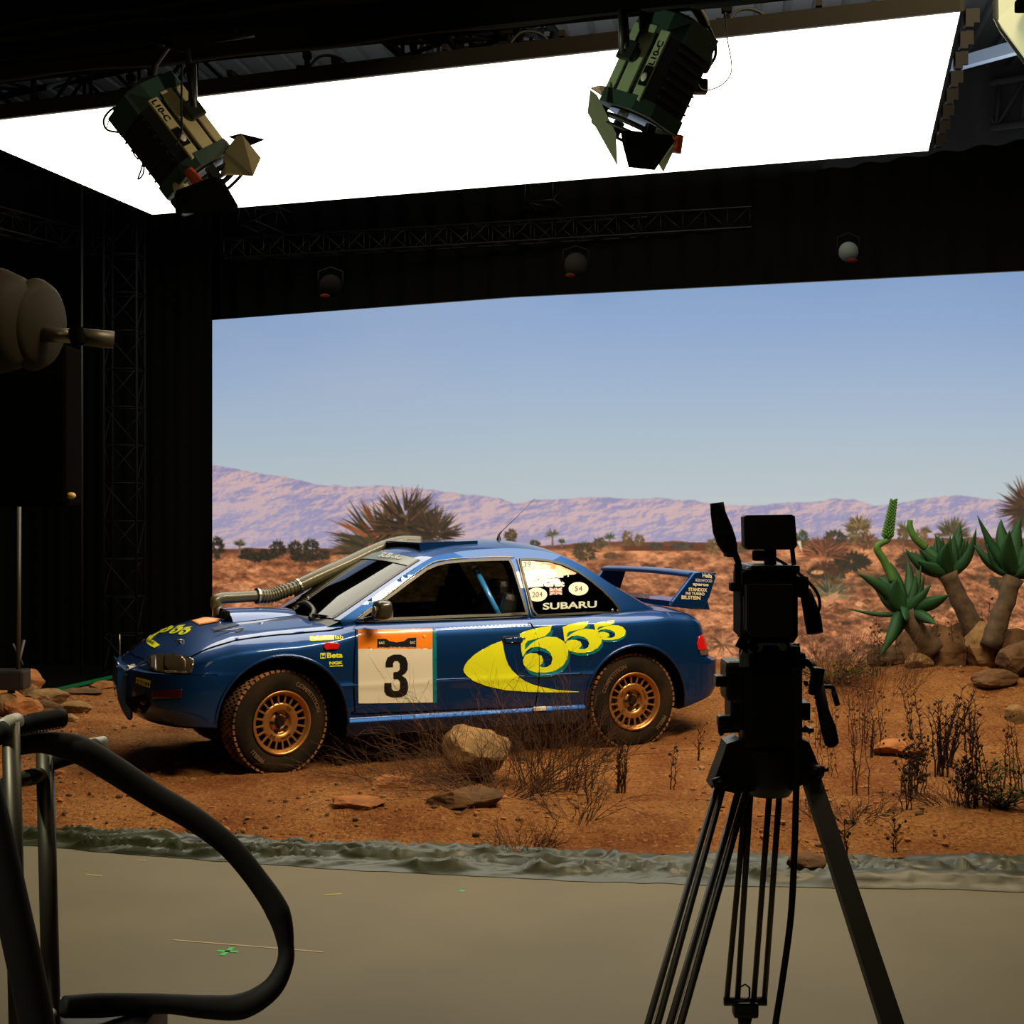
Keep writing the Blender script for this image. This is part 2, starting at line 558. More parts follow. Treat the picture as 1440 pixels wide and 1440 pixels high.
# big aloes behind the windscreen
spiky(538, 762, 82, 60, [(70, 60, 34), (96, 74, 40), (120, 66, 40), (50, 52, 30)], -200, -20, 8, .8, 5)
spiky(572, 742, 58, 170, [(58, 36, 24), (40, 34, 22), (84, 60, 36)], -215, 35, 4, 1.0, 6, .6)
spiky(612, 752, 40, 110, [(58, 40, 26), (44, 36, 24), (78, 56, 34)], -215, 35, 3.4, 1.05, 8, .6)
spiky(520, 775, 60, 30, [(60, 52, 34), (96, 70, 44)], -190, -120, 6, .7, 9)
spiky(470, 812, 24, 60, [(120, 62, 36), (90, 48, 30), (60, 40, 26)], -190, 10, 3, .8, 10, .6)
spiky(500, 800, 30, 60, [(120, 62, 36), (90, 48, 30), (60, 40, 26)], -190, 10, 3, .8, 12, .6)
# right hand plants of the picture
blob(1207, 748, 17, 20, (98, 78, 44)); blob(1220, 762, 18, 12, (96, 62, 38)); spiky(1207, 745, 22, 50, [(112, 92, 50), (84, 60, 34)], -170, -10, 3, 1, 22, .6)
blob(1175, 756, 18, 10, (46, 46, 32)); blob(1198, 790, 30, 12, (34, 26, 14)); blob(1165, 806, 34, 10, (46, 28, 14))
spiky(1160, 780, 38, 150, [(128, 66, 38), (96, 50, 30), (60, 40, 24), (150, 84, 50)], -200, 20, 3.4, .75, 23, .5)
blob(1162, 800, 18, 12, (72, 40, 22))
tri((1121, 762), (1126, 760), (1128, 777), (226, 196, 160))
spiky(1167, 836, 34, 70, [(96, 90, 60), (66, 66, 42), (120, 100, 70)], -195, 15, 3, 1.0, 25, .3)
tri((1154, 842), (1182, 836), (1160, 854), (205, 150, 105)); tri((1158, 842), (1180, 830), (1170, 850), (190, 132, 92))
palm(1270, 745, 12, 30, (80, 66, 34)); blob(1270, 752, 9, 12, (84, 66, 36)); palm(1302, 747, 8, 14, (90, 74, 44)); blob(1296, 752, 10, 9, (110, 80, 50))
spiky(1340, 752, 26, 90, [(78, 66, 36), (60, 56, 32), (104, 84, 48)], -190, 10, 3, 1.0, 26, .6)
spiky(1447, 716, 46, 150, [(64, 36, 24), (96, 56, 34), (44, 30, 20)], -260, 60, 4, 1.0, 27, .4)
blob(1283, 792, 26, 16, (52, 38, 20)); blob(1410, 818, 22, 12, (50, 40, 22)); blob(1380, 772, 30, 8, (70, 44, 26)); blob(1240, 815, 16, 8, (72, 44, 22)); blob(1105, 806, 18, 10, (56, 34, 18))
spiky(1016, 905, 26, 30, [(200, 142, 98), (170, 110, 70), (90, 54, 30)], -190, 170, 3, .8, 28, .1)
for i in range(70):
    x = rng.uniform(1030, 1480); y = rng.uniform(800, 925)
    blob(x, y, rng.uniform(4, 12), rng.uniform(2, 4), rng.choice([(96, 56, 28), (214, 150, 100), (64, 40, 20), (196, 120, 72)]), seed=i, a=.6)
for i in range(60):
    x = rng.uniform(1000, 1480); y = rng.uniform(800, 925); an = rng.uniform(-.5, .5) + (3.14 if rng.random() < .5 else 0); l = rng.uniform(10, 26)
    tri((x, y), (x + 1, y + 1.4), (x + math.cos(an) * l, y + math.sin(an) * l), rng.choice([(210, 156, 104), (150, 96, 56)]), .7)

cols_px = np.arange(298.6, 1560, 1.15)
rows_z = np.concatenate([np.linspace(WTOP, 2.5, 36)[:-1], np.arange(2.5, 0.22, -0.0078), [0.1, 0.0]])
pts = [wall_hit(p) for p in cols_px]
wx = np.array([p.x for p in pts]); wy = np.array([p.y for p in pts])
R_, C_ = len(rows_z), len(cols_px)
V = np.zeros((R_, C_, 3)); V[..., 0] = wx[None]; V[..., 1] = wy[None]; V[..., 2] = rows_z[:, None]
pyy = 720 + F * (CAMZ - V[..., 2]) / V[..., 1]
pxx = np.broadcast_to(cols_px[None], pyy.shape)
ix = np.clip(pxx - CX, 0, CW - 1.001); iy = np.clip(pyy - CY, 0, CH - 1.001)
i0 = ix.astype(int); j0 = iy.astype(int); fx = (ix - i0)[..., None]; fy = (iy - j0)[..., None]
Cc = (IMG[j0, i0] * (1 - fx) + IMG[j0, i0 + 1] * fx) * (1 - fy) + (IMG[j0 + 1, i0] * (1 - fx) + IMG[j0 + 1, i0 + 1] * fx) * fy
Cc = np.clip(Cc / 255, 0, 1)
Cl = np.where(Cc <= 0.04045, Cc / 12.92, ((Cc + 0.055) / 1.055) ** 2.4)
me = bpy.data.meshes.new('screen')
idx = np.arange(R_ * C_).reshape(R_, C_)
faces = np.stack([idx[:-1, :-1], idx[1:, :-1], idx[1:, 1:], idx[:-1, 1:]], -1).reshape(-1, 4)
me.vertices.add(R_ * C_); me.vertices.foreach_set('co', V.reshape(-1))
me.loops.add(faces.size); me.loops.foreach_set('vertex_index', faces.reshape(-1).astype(np.int32))
me.polygons.add(len(faces)); me.polygons.foreach_set('loop_start', np.arange(0, faces.size, 4).astype(np.int32))
me.update(calc_edges=True)
at = me.color_attributes.new('picture', 'FLOAT_COLOR', 'POINT')
rgba = np.ones((R_ * C_, 4), np.float32); rgba[:, :3] = Cl.reshape(-1, 3)
at.data.foreach_set('color', rgba.reshape(-1))
sm_ = bpy.data.materials.new('led_screen_picture'); sm_.use_nodes = True
nt = sm_.node_tree; b = nt.nodes['Principled BSDF']
b.inputs['Base Color'].default_value = (0.01, 0.01, 0.01, 1); b.inputs['Roughness'].default_value = 0.6
ca = nt.nodes.new('ShaderNodeVertexColor'); ca.layer_name = 'picture'
nt.links.new(ca.outputs['Color'], b.inputs['Emission Color']); b.inputs['Emission Strength'].default_value = 1.0
me.materials.append(sm_)
led = thing('led_wall', 'tall LED video wall showing desert mountains under a blue sky', 'video wall', (WP[1].x, WP[1].y, 0))
scr = bpy.data.objects.new('screen', me); COL.objects.link(scr)
me.transform(Matrix.Translation(-led.location)); scr.parent = led
cb = Local()
for i in range(3):
    a, b2 = WP[i], WP[i + 1]
    d = (b2 - a).normalized(); nrm = Vector((-d.y, d.x))
    q = [Vector((a.x, a.y, 0)), Vector((b2.x, b2.y, 0))]
    o = Vector((nrm.x, nrm.y, 0)) * 0.02
    cb.prism([q[0] + o, q[1] + o, q[1] + o + Vector((0, 0, WTOP + .01)), q[0] + o + Vector((0, 0, WTOP + .01))], Vector((nrm.x, nrm.y, 0)) * 0.12)
cb.part('cabinet', black, led)

# black drapes left of and above the screen
def drape(name, label, a, b, z0, z1, amp=0.04, waves=30):
    a, b = Vector(a), Vector(b)
    mb = MB(); d = (b - a); nrm = Vector((-d.y, d.x)).normalized()
    N = waves * 6; vs = []
    for z in (z0, z1):
        for i in range(N + 1):
            t = i / N; p = a + d * t + nrm * amp * math.sin(t * waves * 6.283)
            vs.append((p.x, p.y, z))
    mb.add(vs, [(i, i + 1, N + 2 + i, N + 1 + i) for i in range(N)], 0, True)
    o = mb.build(name, matte_black)
    return tag(o, label, 'drape')
drape('black_drape', 'black drape hanging left of the LED wall', (-5.6, 17.2), (-3.32, 16.5), 0.02, 5.6, .01, 14)
drape('black_drape', 'black drape closing the left side of the stage', (-6.6, 11), (-5.6, 17.2), 0.02, 5.6, .01, 14)
drape('black_drape', 'black drape hanging behind and above the LED wall', (-3.3, 16.9), (6.4, 13.2), 3.9, 5.9)

m = MB(); m.prism([(-7.4, 12.2, .004), (-3.30, 12.2, .004), (-3.30, 17.4, .004), (-7.4, 17.4, .004)], (0, 0, .01))  # added black sheet that stands in for shade on the floor here
tag(m.build('floor_shade_sheet', matte_black), 'black sheet added to darken the floor corner left of the LED wall', 'shade sheet')
# ------------------------------------------------------------------ dirt stage, tarpaulin, rocks, plants
EDGE = [(-6, 8.9), (-2.7, 8.12), (-1.04, 7.80), (-0.3, 7.70), (0.65, 7.55), (1.2, 7.52), (1.55, 7.40), (1.75, 7.45), (2.0, 7.50), (2.6, 7.46), (4, 7.30), (7, 7.1)]
TARP = [(-6, 8.6), (-2.57, 7.82), (-0.98, 7.33), (0.6, 7.02), (2.36, 6.88), (4, 6.8), (7, 6.75)]
WALLY = [(-7.6, 12.6), (-4.7, 13.7), (-3.95, 14.8), (-3.4, 15.2), (-3.27, 16.25), (0, 14.57), (4.46, 12.97), (6, 12.57), (7, 12.4)]
CAR_XY = (-1.434, 9.5)
def sstep(t):
    t = min(max(t, 0), 1); return t * t * (3 - 2 * t)
def gau(x, y, cx, cy, r): return math.exp(-((x - cx) ** 2 + (y - cy) ** 2) / (r * r))
def ground(x, y, fine=True):
    e = interp(x, EDGE)
    d = y - e
    h = 0.085 * sstep(d / 0.45) + .035 * gau(x, y, -1.3, 9.1, .4) + .03 * gau(x, y, .95, 10.15, .35)
    wy = interp(x, WALLY)
    k = sstep((x - 0.6) / 1.6)
    h += k * 0.30 * sstep((y - 8.6) / (wy - 8.9))
    h += (1 - k) * 0.10 * sstep((y - 11.8) / 2.5) * sstep((x + 3.6) / 1)
    h += 0.16 * gau(x, y, 3.6, 11.8, 1.1) + 0.06 * gau(x, y, -0.5, 8.35, .55) + 0.05 * gau(x, y, 2.6, 8.3, .6)
    h += 0.07 * gau(x, y, -4.6, 12.6, .9)
    if x < -3.3: h *= sstep((wy - y) / .35)
    if fine and d > 0.02:
        q = min(d / 0.15, 1)
        n = noise.fractal(Vector((x * 1.4, y * 1.4, 0)), 0.9, 2.2, 6) * 0.030
        n2 = noise.noise(Vector((x * 9, y * 9, 3))) * 0.016
        n3 = max(0, noise.noise(Vector((x * 23, y * 23, 7)))) * 0.014
        dx, dy = x - 0.0, y - 10.4
        car = math.exp(-((dx * .912 + dy * .41) / 2.4) ** 4 - ((-dx * .41 + dy * .912) / 1.1) ** 4)
        h += (n + n2 + n3) * q * (1 - 0.6 * car)
        h += 0.05 * max(0, noise.noise(Vector((x * 0.9, y * 1.6, 11)))) * q * sstep((x - .9) / 1.5)
    return h
def gpix(px, py):
    d = (CAMZ - 0.08) * F / (py - 720)
    for _ in range(12):
        x = (px - 720) / F * d
        d = (CAMZ - ground(x, d)) * F / (py - 720)
    return Vector(((px - 720) / F * d, d, ground((px - 720) / F * d, d)))

m = MB()
NX, NY = 470, 300
xs = [-6.2 + 12.9 * i / NX for i in range(NX + 1)]
vs = []
for i, x in enumerate(xs):
    e = interp(x, EDGE); wy = interp(x, WALLY)
    for j in range(NY + 1):
        t = j / NY
        t = t * 0.65 + t * t * 0.35
        y = e + (wy - e) * t
        jit = noise.noise(Vector((x * 5, 0, 2))) * 0.04 * max(0, 1 - j / 12)
        z = ground(x, y) if j else 0.02
        vs.append((x, y + jit, max(z, 0.021 if j else 0.015)))
fs = [(i * (NY + 1) + j, (i + 1) * (NY + 1) + j, (i + 1) * (NY + 1) + j + 1, i * (NY + 1) + j + 1) for i in range(NX) for j in range(NY)]
m.add(vs, fs, 0, True)
dirt = bpy.data.materials.new('red_dirt'); dirt.use_nodes = True
nt = dirt.node_tree; pb = nt.nodes['Principled BSDF']
pb.inputs['Roughness'].default_value = 0.95; pb.inputs['Specular IOR Level'].default_value = 0.15
tc = nt.nodes.new('ShaderNodeTexCoord')
def nz(scale, det=6, rough=0.6):
    n = nt.nodes.new('ShaderNodeTexNoise'); n.inputs['Scale'].default_value = scale; n.inputs['Detail'].default_value = det; n.inputs['Roughness'].default_value = rough
    nt.links.new(tc.outputs['Object'], n.inputs['Vector']); return n
def ramp(src, p0, c0, p1, c1):
    r = nt.nodes.new('ShaderNodeValToRGB'); r.color_ramp.elements[0].position = p0; r.color_ramp.elements[0].color = (*c0, 1)
    r.color_ramp.elements[1].position = p1; r.color_ramp.elements[1].color = (*c1, 1)
    nt.links.new(src, r.inputs['Fac']); return r
r1 = ramp(nz(1.6).outputs['Fac'], 0.36, (0.36, 0.125, 0.034), 0.62, (0.62, 0.28, 0.085))
r2 = ramp(nz(45, 4, .7).outputs['Fac'], 0.36, (0.34, 0.2, 0.12), 0.56, (1, 1, 1))
mx = nt.nodes.new('ShaderNodeMix'); mx.data_type = 'RGBA'; mx.blend_type = 'MULTIPLY'; mx.inputs[0].default_value = 0.75
nt.links.new(r1.outputs['Color'], mx.inputs[6]); nt.links.new(r2.outputs['Color'], mx.inputs[7])
r3 = ramp(nz(30, 3, .5).outputs['Fac'], 0.63, (0, 0, 0), 0.70, (1, 1, 1))
mx2 = nt.nodes.new('ShaderNodeMix'); mx2.data_type = 'RGBA'
nt.links.new(r3.outputs['Color'], mx2.inputs[0]); nt.links.new(mx.outputs[2], mx2.inputs[6]); mx2.inputs[7].default_value = (0.60, 0.33, 0.14, 1)
nt.links.new(mx2.outputs[2], pb.inputs['Base Color'])
bp = nt.nodes.new('ShaderNodeBump'); bp.inputs['Strength'].default_value = 1.0; bp.inputs['Distance'].default_value = 0.09
nt.links.new(nz(32, 8, .7).outputs['Fac'], bp.inputs['Height']); nt.links.new(bp.outputs['Normal'], pb.inputs['Normal'])
MATS['red_dirt'] = dirt
o = m.build('dirt_ground', dirt, fix=False)
tag(o, 'thick layer of red orange desert dirt spread over the studio floor', 'dirt', kind='stuff')

# crumpled tarpaulin
m = MB(); NX, NY = 900, 34; vs = []
for i in range(NX + 1):
    x = -6.2 + 12.9 * i / NX
    a = interp(x, TARP) + noise.noise(Vector((x * 2.3, 0, 4))) * 0.03 + noise.noise(Vector((x * 9, 0, 4))) * 0.012
    b = interp(x, EDGE) + 0.15
    for j in range(NY + 1):
        t = j / NY; y = a + (b - a) * t
        q = sstep(t / 0.12) * sstep((1 - t) / 0.25)
        w1 = noise.noise(Vector((x * .7, y * 2, 9))) * .5; w2 = noise.noise(Vector((x * 2.3, y * 5, 19))) * .25
        rd1 = 1 - abs(noise.noise(Vector((x * .55 + w1, (y + x * .12) * 8 + w2 * 5, 1)))) * 3
        rd2 = 1 - abs(noise.noise(Vector((x * 1.7 + w2, (y - x * .2) * 14 + w1 * 7, 5)))) * 3
        q *= .35 + .65 * sstep((1 - t) / .5)
        z = 0.006 + q * (0.050 * max(rd1, 0) ** 2 + 0.018 * max(rd2, 0) ** 2 + 0.010)
        if j == 0: z = 0.003
        vs.append((x, y, z))
m.add(vs, [(i * (NY + 1) + j, (i + 1) * (NY + 1) + j, (i + 1) * (NY + 1) + j + 1, i * (NY + 1) + j + 1) for i in range(NX) for j in range(NY)], 0, True)
tarp_m = mat('green_plastic_tarpaulin', (0.034, 0.040, 0.020), 0.40, spec=.35, coat=0.0, noise_amt=.3, noise_scale=6, bump=0.15)
o = m.build('tarpaulin', tarp_m, fix=False)
tag(o, 'crumpled dark green plastic tarpaulin along the front edge of the dirt', 'tarpaulin')

def rock(c, size, seed, mt, label, group=None, sink=0.25, flat=1.0, name='rock', rot=None, cat='rock'):
    bm = bmesh.new()
    bmesh.ops.create_icosphere(bm, subdivisions=4 if max(size) > .12 else 3, radius=1)
    r = random.Random(seed)
    planes = [(Vector((r.gauss(0, 1), r.gauss(0, 1), r.gauss(0, .8))).normalized(), r.uniform(.55, .85)) for _ in range(11)]
    for v in bm.verts:
        p = v.co.copy()
        for nrm, d in planes:
            k = p.dot(nrm)
            if k > d: p -= nrm * (k - d) * 0.92
        n = noise.fractal(p * 2.2 + Vector((seed, 0, 0)), 0.8, 2.1, 4)
        p *= 1 + 0.09 * n
        v.co = Vector((p.x * size[0], p.y * size[1], p.z * size[2]))
    me = bpy.data.meshes.new(name); bm.to_mesh(me); bm.free()
    me.materials.append(mt)
    o = bpy.data.objects.new(name, me); COL.objects.link(o)
    o.rotation_euler = (0, 0, r.uniform(0, 6.28) if rot is None else rot)
    zmin = min(v.co.z for v in me.vertices)
    o.location = (c[0], c[1], c[2] - zmin - sink * size[2])
    return tag(o, label, cat, group)
rk_or = mat('orange_sandstone', (0.36, 0.14, 0.045), 0.9, noise_amt=.45, noise_scale=9, bump=.6, spec=.2)
rk_ye = mat('ochre_sandstone', (0.26, 0.15, 0.06), 0.9, noise_amt=.45, noise_scale=8, bump=.6, spec=.2)
rk_br = mat('brown_sandstone', (0.13, 0.068, 0.03), 0.9, noise_amt=.45, noise_scale=8, bump=.6, spec=.2)
R = [  # px centre-bottom, half sizes, material, label
 ((668, 1096), (.25, .2, .215), rk_ye, 'large pale ochre boulder half hidden by the dead bush before the car'),
 ((655, 1152), (.25, .16, .085), rk_br, 'flat brown rock slab in front of the dead bush, nearest the tarpaulin'),
 ((290, 1190), (.13, .09, .045), rk_or, 'flat orange stone lying alone on the edge of the tarpaulin'),
 ((41, 976), (.16, .14, .13), rk_or, 'tall pointed red rock standing at the top of the left rock heap'),
 ((42, 985), (.1, .09, .085), rk_ye, 'small pale round rock just below the pointed red rock'),
 ((68, 990), (.2, .15, .09), rk_ye, 'broad ochre rock right of the small pale round rock'),
 ((12, 988), (.2, .15, .08), rk_or, 'low orange rock at the left picture edge behind the tube rack'),
 ((9, 1008), (.1, .1, .1), rk_ye, 'upright yellowish rock at the left picture edge above the foam grip'),
 ((34, 1006), (.2, .15, .1), rk_or, 'rounded orange rock in the middle of the left rock heap'),
 ((62, 1003), (.17, .12, .07), rk_br, 'darker brown rock behind the foam grip of the tube rack'),
 ((100, 1002), (.19, .11, .06), rk_ye, 'long ochre rock at the right end of the left rock heap'),
 ((98, 1014), (.07, .06, .04), rk_ye, 'fist sized ochre rock just beyond the end of the foam grip'),
 ((146, 968), (.15, .1, .05), rk_or, 'flat orange rock at the rear edge of the dirt left of the bumper'),
 ((120, 975), (.2, .12, .035), rk_br, 'very low brown rock at the rear edge of the dirt near the green glow'),
 ((545, 1105), (.14, .1, .05), rk_or, 'low brown rock left of the dead bush in front of the car'),
 ((500, 1130), (.2, .12, .04), rk_or, 'wide dirt covered rock left in front of the dead bush'),
 ((725, 1180), (.07, .06, .04), rk_br, 'small rock between the brown slab and the tarpaulin'),
 ((1138, 1232), (.11, .09, .05), rk_br, 'brown rock on the tarpaulin between the tripod legs'),
 ((1245, 968), (.22, .2, .12), rk_br, 'brown boulder left of the aloes at the foot of the heap'),
 ((1300, 985), (.28, .25, .24), rk_br, 'big brown boulder below the nearest aloe'),
 ((1362, 990), (.27, .25, .24), rk_br, 'big upright brown boulder below the middle aloe'),
 ((1428, 948), (.2, .17, .17), rk_br, 'broad brown boulder at the right picture edge below the aloes'),
 ((1330, 925), (.25, .2, .24), rk_br, 'dark boulder behind the trunk of the nearest aloe'),
 ((1375, 912), (.2, .18, .24), rk_ye, 'ochre boulder between the trunks of the two right aloes'),
 ((1425, 925), (.26, .2, .22), rk_br, 'brown boulder stacked on the broad one at the right picture edge'),
 ((1290, 1010), (.14, .1, .07), rk_ye, 'half buried ochre rock below the big boulders'),
 ((1400, 1025), (.2, .14, .08), rk_br, 'low brown rock on the slope below the right boulders'),
 ((1265, 1060), (.2, .15, .07), rk_or, 'broad low orange rock in the middle of the weed stalks'),
 ((1432, 1040), (.1, .1, .09), rk_ye, 'small ochre rock at the right picture edge above the green shrub'),
]
for i, (p, s, mt, lab) in enumerate(R):
    c = gpix(*p)
    if i in (22, 23, 24):   # stacked higher on the heap
        c = P(p[0], p[1] + 22, 12.2)
    if i == 2: c.z = 0.055
    if i == 17: c.z = 0.03
    rock(c, s, 40 + i, mt, lab, sink=0.12 if i in (2, 4, 7) else .6 if i in (1, 14, 15) else .35, rot=rng.uniform(-.4, .4))

# loose clods and pebbles: nobody could count them
m = MB()
def pebble(c, r, rr):
    bm = bmesh.new(); bmesh.ops.create_icosphere(bm, subdivisions=1, radius=1)
    sx, sy, sz = r * rr.uniform(.7, 1.4), r * rr.uniform(.7, 1.3), r * rr.uniform(.5, .9)
    vs = [Vector(c) + Vector((v.co.x * sx * rr.uniform(.8, 1.2), v.co.y * sy * rr.uniform(.8, 1.2), v.co.z * sz)) for v in bm.verts]
    bm.verts.index_update(); fs = [[v.index for v in f.verts] for f in bm.faces]; bm.free()
    return vs, fs
pr = random.Random(3)
for k in range(4200):
    x = pr.uniform(-5, 5.2); e = interp(x, EDGE); wy = interp(x, WALLY)
    y = e + 0.03 + (min(wy, 13.5) - e - .2) * pr.random() ** 1.7
    r = 0.006 + 0.016 * pr.random() ** 3 + (0.012 if pr.random() < .03 else 0)
    if noise.noise(Vector((x * .9, y * .9, 20))) < -0.1: continue
    vs, fs = pebble((x, y, ground(x, y) + r * .2), r, pr)
    m.add(vs, fs, pr.choice((0, 0, 1, 2)), False)
o = m.build('pebbles', [rk_or, rk_ye, rk_br], fix=False)
tag(o, 'loose pebbles and clods strewn over the red dirt', 'pebbles', kind='stuff')

# ---------------- dead plants
twig = mat('dry_brown_twig', (0.075, 0.032, 0.014), 0.85, noise_amt=.4, noise_scale=30, spec=.2)
twig_l = mat('pale_dry_twig', (0.14, 0.065, 0.028), 0.85, noise_amt=.4, noise_scale=30, spec=.2)
twig_d = mat('dark_dry_stem', (0.035, 0.018, 0.010), 0.85, noise_amt=.3, noise_scale=30, spec=.2)
def grow(mb, p, d, L, r, rr, depth, spread, droop=0.0, mi=0, seg=5):
    pts = [Vector(p)]; d = Vector(d).normalized()
    for s in range(seg):
        d = (d + Vector((rr.gauss(0, .13), rr.gauss(0, .13), rr.gauss(0, .08) - droop))).normalized()
        pts.append(pts[-1] + d * L / seg)
        if depth > 0 and s >= 1 and rr.random() < .75:
            a = Vector((rr.gauss(0, 1), rr.gauss(0, 1), rr.gauss(0, .6)))
            nd = (d + a.normalized() * spread).normalized()
            grow(mb, pts[-1], nd, L * rr.uniform(.35, .6), r * .6, rr, depth - 1, spread, droop, mi, max(3, seg - 1))
    mb.tube(pts, [r * (1 - .75 * i / seg) for i in range(seg + 1)], 3, mi, cap=False, smooth=True)

def bush(px, py, n, L, label, seed, spread=.7, up=.7, mats=(twig, twig_l), r=.0028, wide=.12, name='dead_bush', depth=2, cat='bush', lean=(0, 0), group=None, droop=0.02):
    c = gpix(px, py); rr = random.Random(seed); mb = MB()
    for k in range(n):
        an = rr.uniform(0, 6.283); q = rr.random() ** .5
        b = c + Vector((math.cos(an) * wide * q, math.sin(an) * wide * q * .7, 0)); b.z = ground(b.x, b.y) - .01
        d = Vector((math.cos(an) * (1 - up) * rr.uniform(.4, 1.6) + lean[0], math.sin(an) * (1 - up) * rr.uniform(.4, 1.6) + lean[1], up * rr.uniform(.6, 1.2)))
        grow(mb, b, d, L * rr.uniform(.55, 1.1), r, rr, depth, spread, droop, 1 if rr.random() < .3 else 0, 6)
    o = mb.build(name, list(mats), fix=False, origin=c)
    return tag(o, label, cat, group)
bush(700, 1118, 95, .62, 'big tangled dead bush before the car door, in front of the ochre boulder', 1, up=.42, wide=.26)
bush(775, 1105, 60, .50, 'upright thicket of dead twigs right of the big tangled bush', 2, up=.8, wide=.26, spread=.4)
bush(560, 1098, 60, .46, 'low sprawling dead twigs left of the big tangled bush', 3, up=.22, wide=.22, lean=(-.25, 0), mats=(twig_l, twig))
bush(640, 1060, 50, .50, 'dead twigs growing close to the side sill of the car', 4, up=.45, wide=.25)
bush(735, 1185, 45, .16, 'small dry tuft in front of the big bush near the tarpaulin', 5, up=.5, wide=.12)
bush(805, 1150, 22, .3, 'sparse dead twigs at the right foot of the twig thicket', 6, up=.6, wide=.12)
# single dead stems right of the bush
def stalk(px, py, top, label, seed, n=3, mats=None, r=.003, seeds=0, wide=.02, lean=0.0, leaf=0, group=None, name='dead_weed_stalk'):
    """bundle of upright dead stems from a base pixel up to the pixel height top"""
    c = gpix(px, py); H = (py - top) / F * c.y; rr = random.Random(seed); mb = MB()
    for k in range(n):
        b = c + Vector((rr.uniform(-1, 1) * wide, rr.uniform(-1, 1) * wide, 0)); b.z = ground(b.x, b.y) - .01
        h = H * rr.uniform(.7, 1.0); pts = [b]; lx = lean + rr.uniform(-.12, .12)
        for s in range(1, 9):
            pts.append(b + Vector((lx * h * (s / 8) ** 1.3 + rr.gauss(0, .004), rr.gauss(0, .006), h * s / 8)))
        mb.tube(pts, [r * (1.3 - .9 * i / 8) for i in range(9)], 4, 0, cap=False)
        for s in range(2, 9):
            for q in range(2 if rr.random() < .6 else 1):
                an = rr.uniform(0, 6.28); e = pts[s] + Vector((math.cos(an) * .05, math.sin(an) * .05, .05)) * rr.uniform(.4, 1.1)
                mb.tube([pts[s], (pts[s] + e) / 2 + Vector((0, 0, .005)), e], [r * .6, r * .5, r * .3], 3, 0, cap=False)
                if rr.random() < seeds:
                    mb.sphere(e, rr.uniform(.005, .011), 1, 0, smooth=False)
                    mb.sphere(e + Vector((rr.gauss(0, .01), 0, .006)), rr.uniform(.004, .008), 1, 0, smooth=False)
        for q in range(int(leaf * 10)):
            s = rr.randint(1, 8); an = rr.uniform(0, 6.28); l = rr.uniform(.015, .035)
            a = pts[s]; e = a + Vector((math.cos(an) * l, math.sin(an) * l, l * .9)); sd = Vector((-math.sin(an), math.cos(an), 0)) * .005
            mb.add([a, (a + e) / 2 + sd, e, (a + e) / 2 - sd], [(0, 1, 2, 3)], 0)
    o = mb.build(name, mats or [twig], fix=False, origin=c)
    return tag(o, label, 'weed', group)
g = 'dead weed stalks on the slope'
stalk(872, 1115, 1045, 'dense dark bundle of dead stems in front of the rear wheel', 11, 9, [twig_d], .0035, 0, .03, leaf=.8)
stalk(826, 1130, 1060, 'single thin dead stem left of the dark stem bundle', 12, 1, [twig_d])
stalk(945, 1112, 1045, 'thin dead stem pair in front of the rear bumper', 13, 2, [twig_d], seeds=.2)
stalk(985, 1070, 1020, 'short curled dead stem left of the tripod head', 14, 2, [twig_d], seeds=.2)
stalk(1205, 1118, 1000, 'group of three tall thin dead stems right of the tripod leg', 15, 5, [twig], .0028, 0, .06, leaf=.5)
stalk(1230, 1065, 1000, 'dark dead stem with branches behind the three thin stems', 16, 4, [twig_d], .003, .3, .04)
stalk(1288, 1118, 1040, 'dark bushy seed head weed in the middle of the slope', 17, 12, [twig_d], .0028, .8, .05)
stalk(1292, 1062, 955, 'tall dark feathery stem left of the forked dark stems', 18, 6, [twig_d], .003, .1, .05, lean=-.1, leaf=1.5)
stalk(1322, 1092, 985, 'thick dark forked dead plant leaning left on the slope', 19, 9, [twig_d], .0045, .1, .04, lean=-.05, leaf=2)
stalk(1330, 1080, 965, 'thick dark dead plant leaning right on the slope', 20, 9, [twig_d], .0045, .1, .03, lean=.22, leaf=2)
stalk(1362, 1060, 985, 'dark dead stem right of the leaning dark plants', 21, 5, [twig_d], .004, .1, .03, leaf=1.4)
stalk(1355, 1135, 1060, 'dark branching seed head weed low on the slope', 22, 9, [twig_d], .003, .7, .05)
stalk(1376, 1135, 1010, 'leafy dark dead weed beside the low seed head weed', 23, 7, [twig_d], .0035, .3, .05, leaf=1.5)
stalk(1274, 1140, 1070, 'small dark weed in front of the bushy seed head weed', 24, 4, [twig_d], .003, .6, .03)
stalk(1192, 1185, 1130, 'thin dead stem nearest the tripod leg', 25, 2, [twig_d], .003, .4, .02)
stalk(1256, 1200, 1150, 'thin dead stem nearest the tarpaulin on the right', 26, 2, [twig_d], .003, .4, .02)
stalk(1425, 1110, 1010, 'reddish dead stems at the right picture edge', 27, 6, [twig], .003, .2, .05, leaf=.5)
stalk(1245, 1010, 930, 'fine dead stems under the tip of the nearest aloe', 28, 8, [twig], .0025, .2, .12)
stalk(1400, 990, 905, 'dark dead stems before the broad boulder at the right', 29, 9, [twig_d], .003, .1, .1, leaf=.6)
stalk(1215, 1040, 950, 'fine dead stems behind the tripod pan handle', 30, 9, [twig], .0022, .2, .16)
stalk(1180, 1040, 945, 'hazy tuft of fine dead stems beside the tripod camera', 31, 12, [twig], .002, .2, .2)
stalk(1330, 1000, 920, 'fine dead stems in front of the big boulders', 32, 9, [twig], .0025, .2, .16)
stalk(1150, 1090, 1030, 'fine dead stems under the pan handle', 33, 7, [twig], .002, .2, .12)
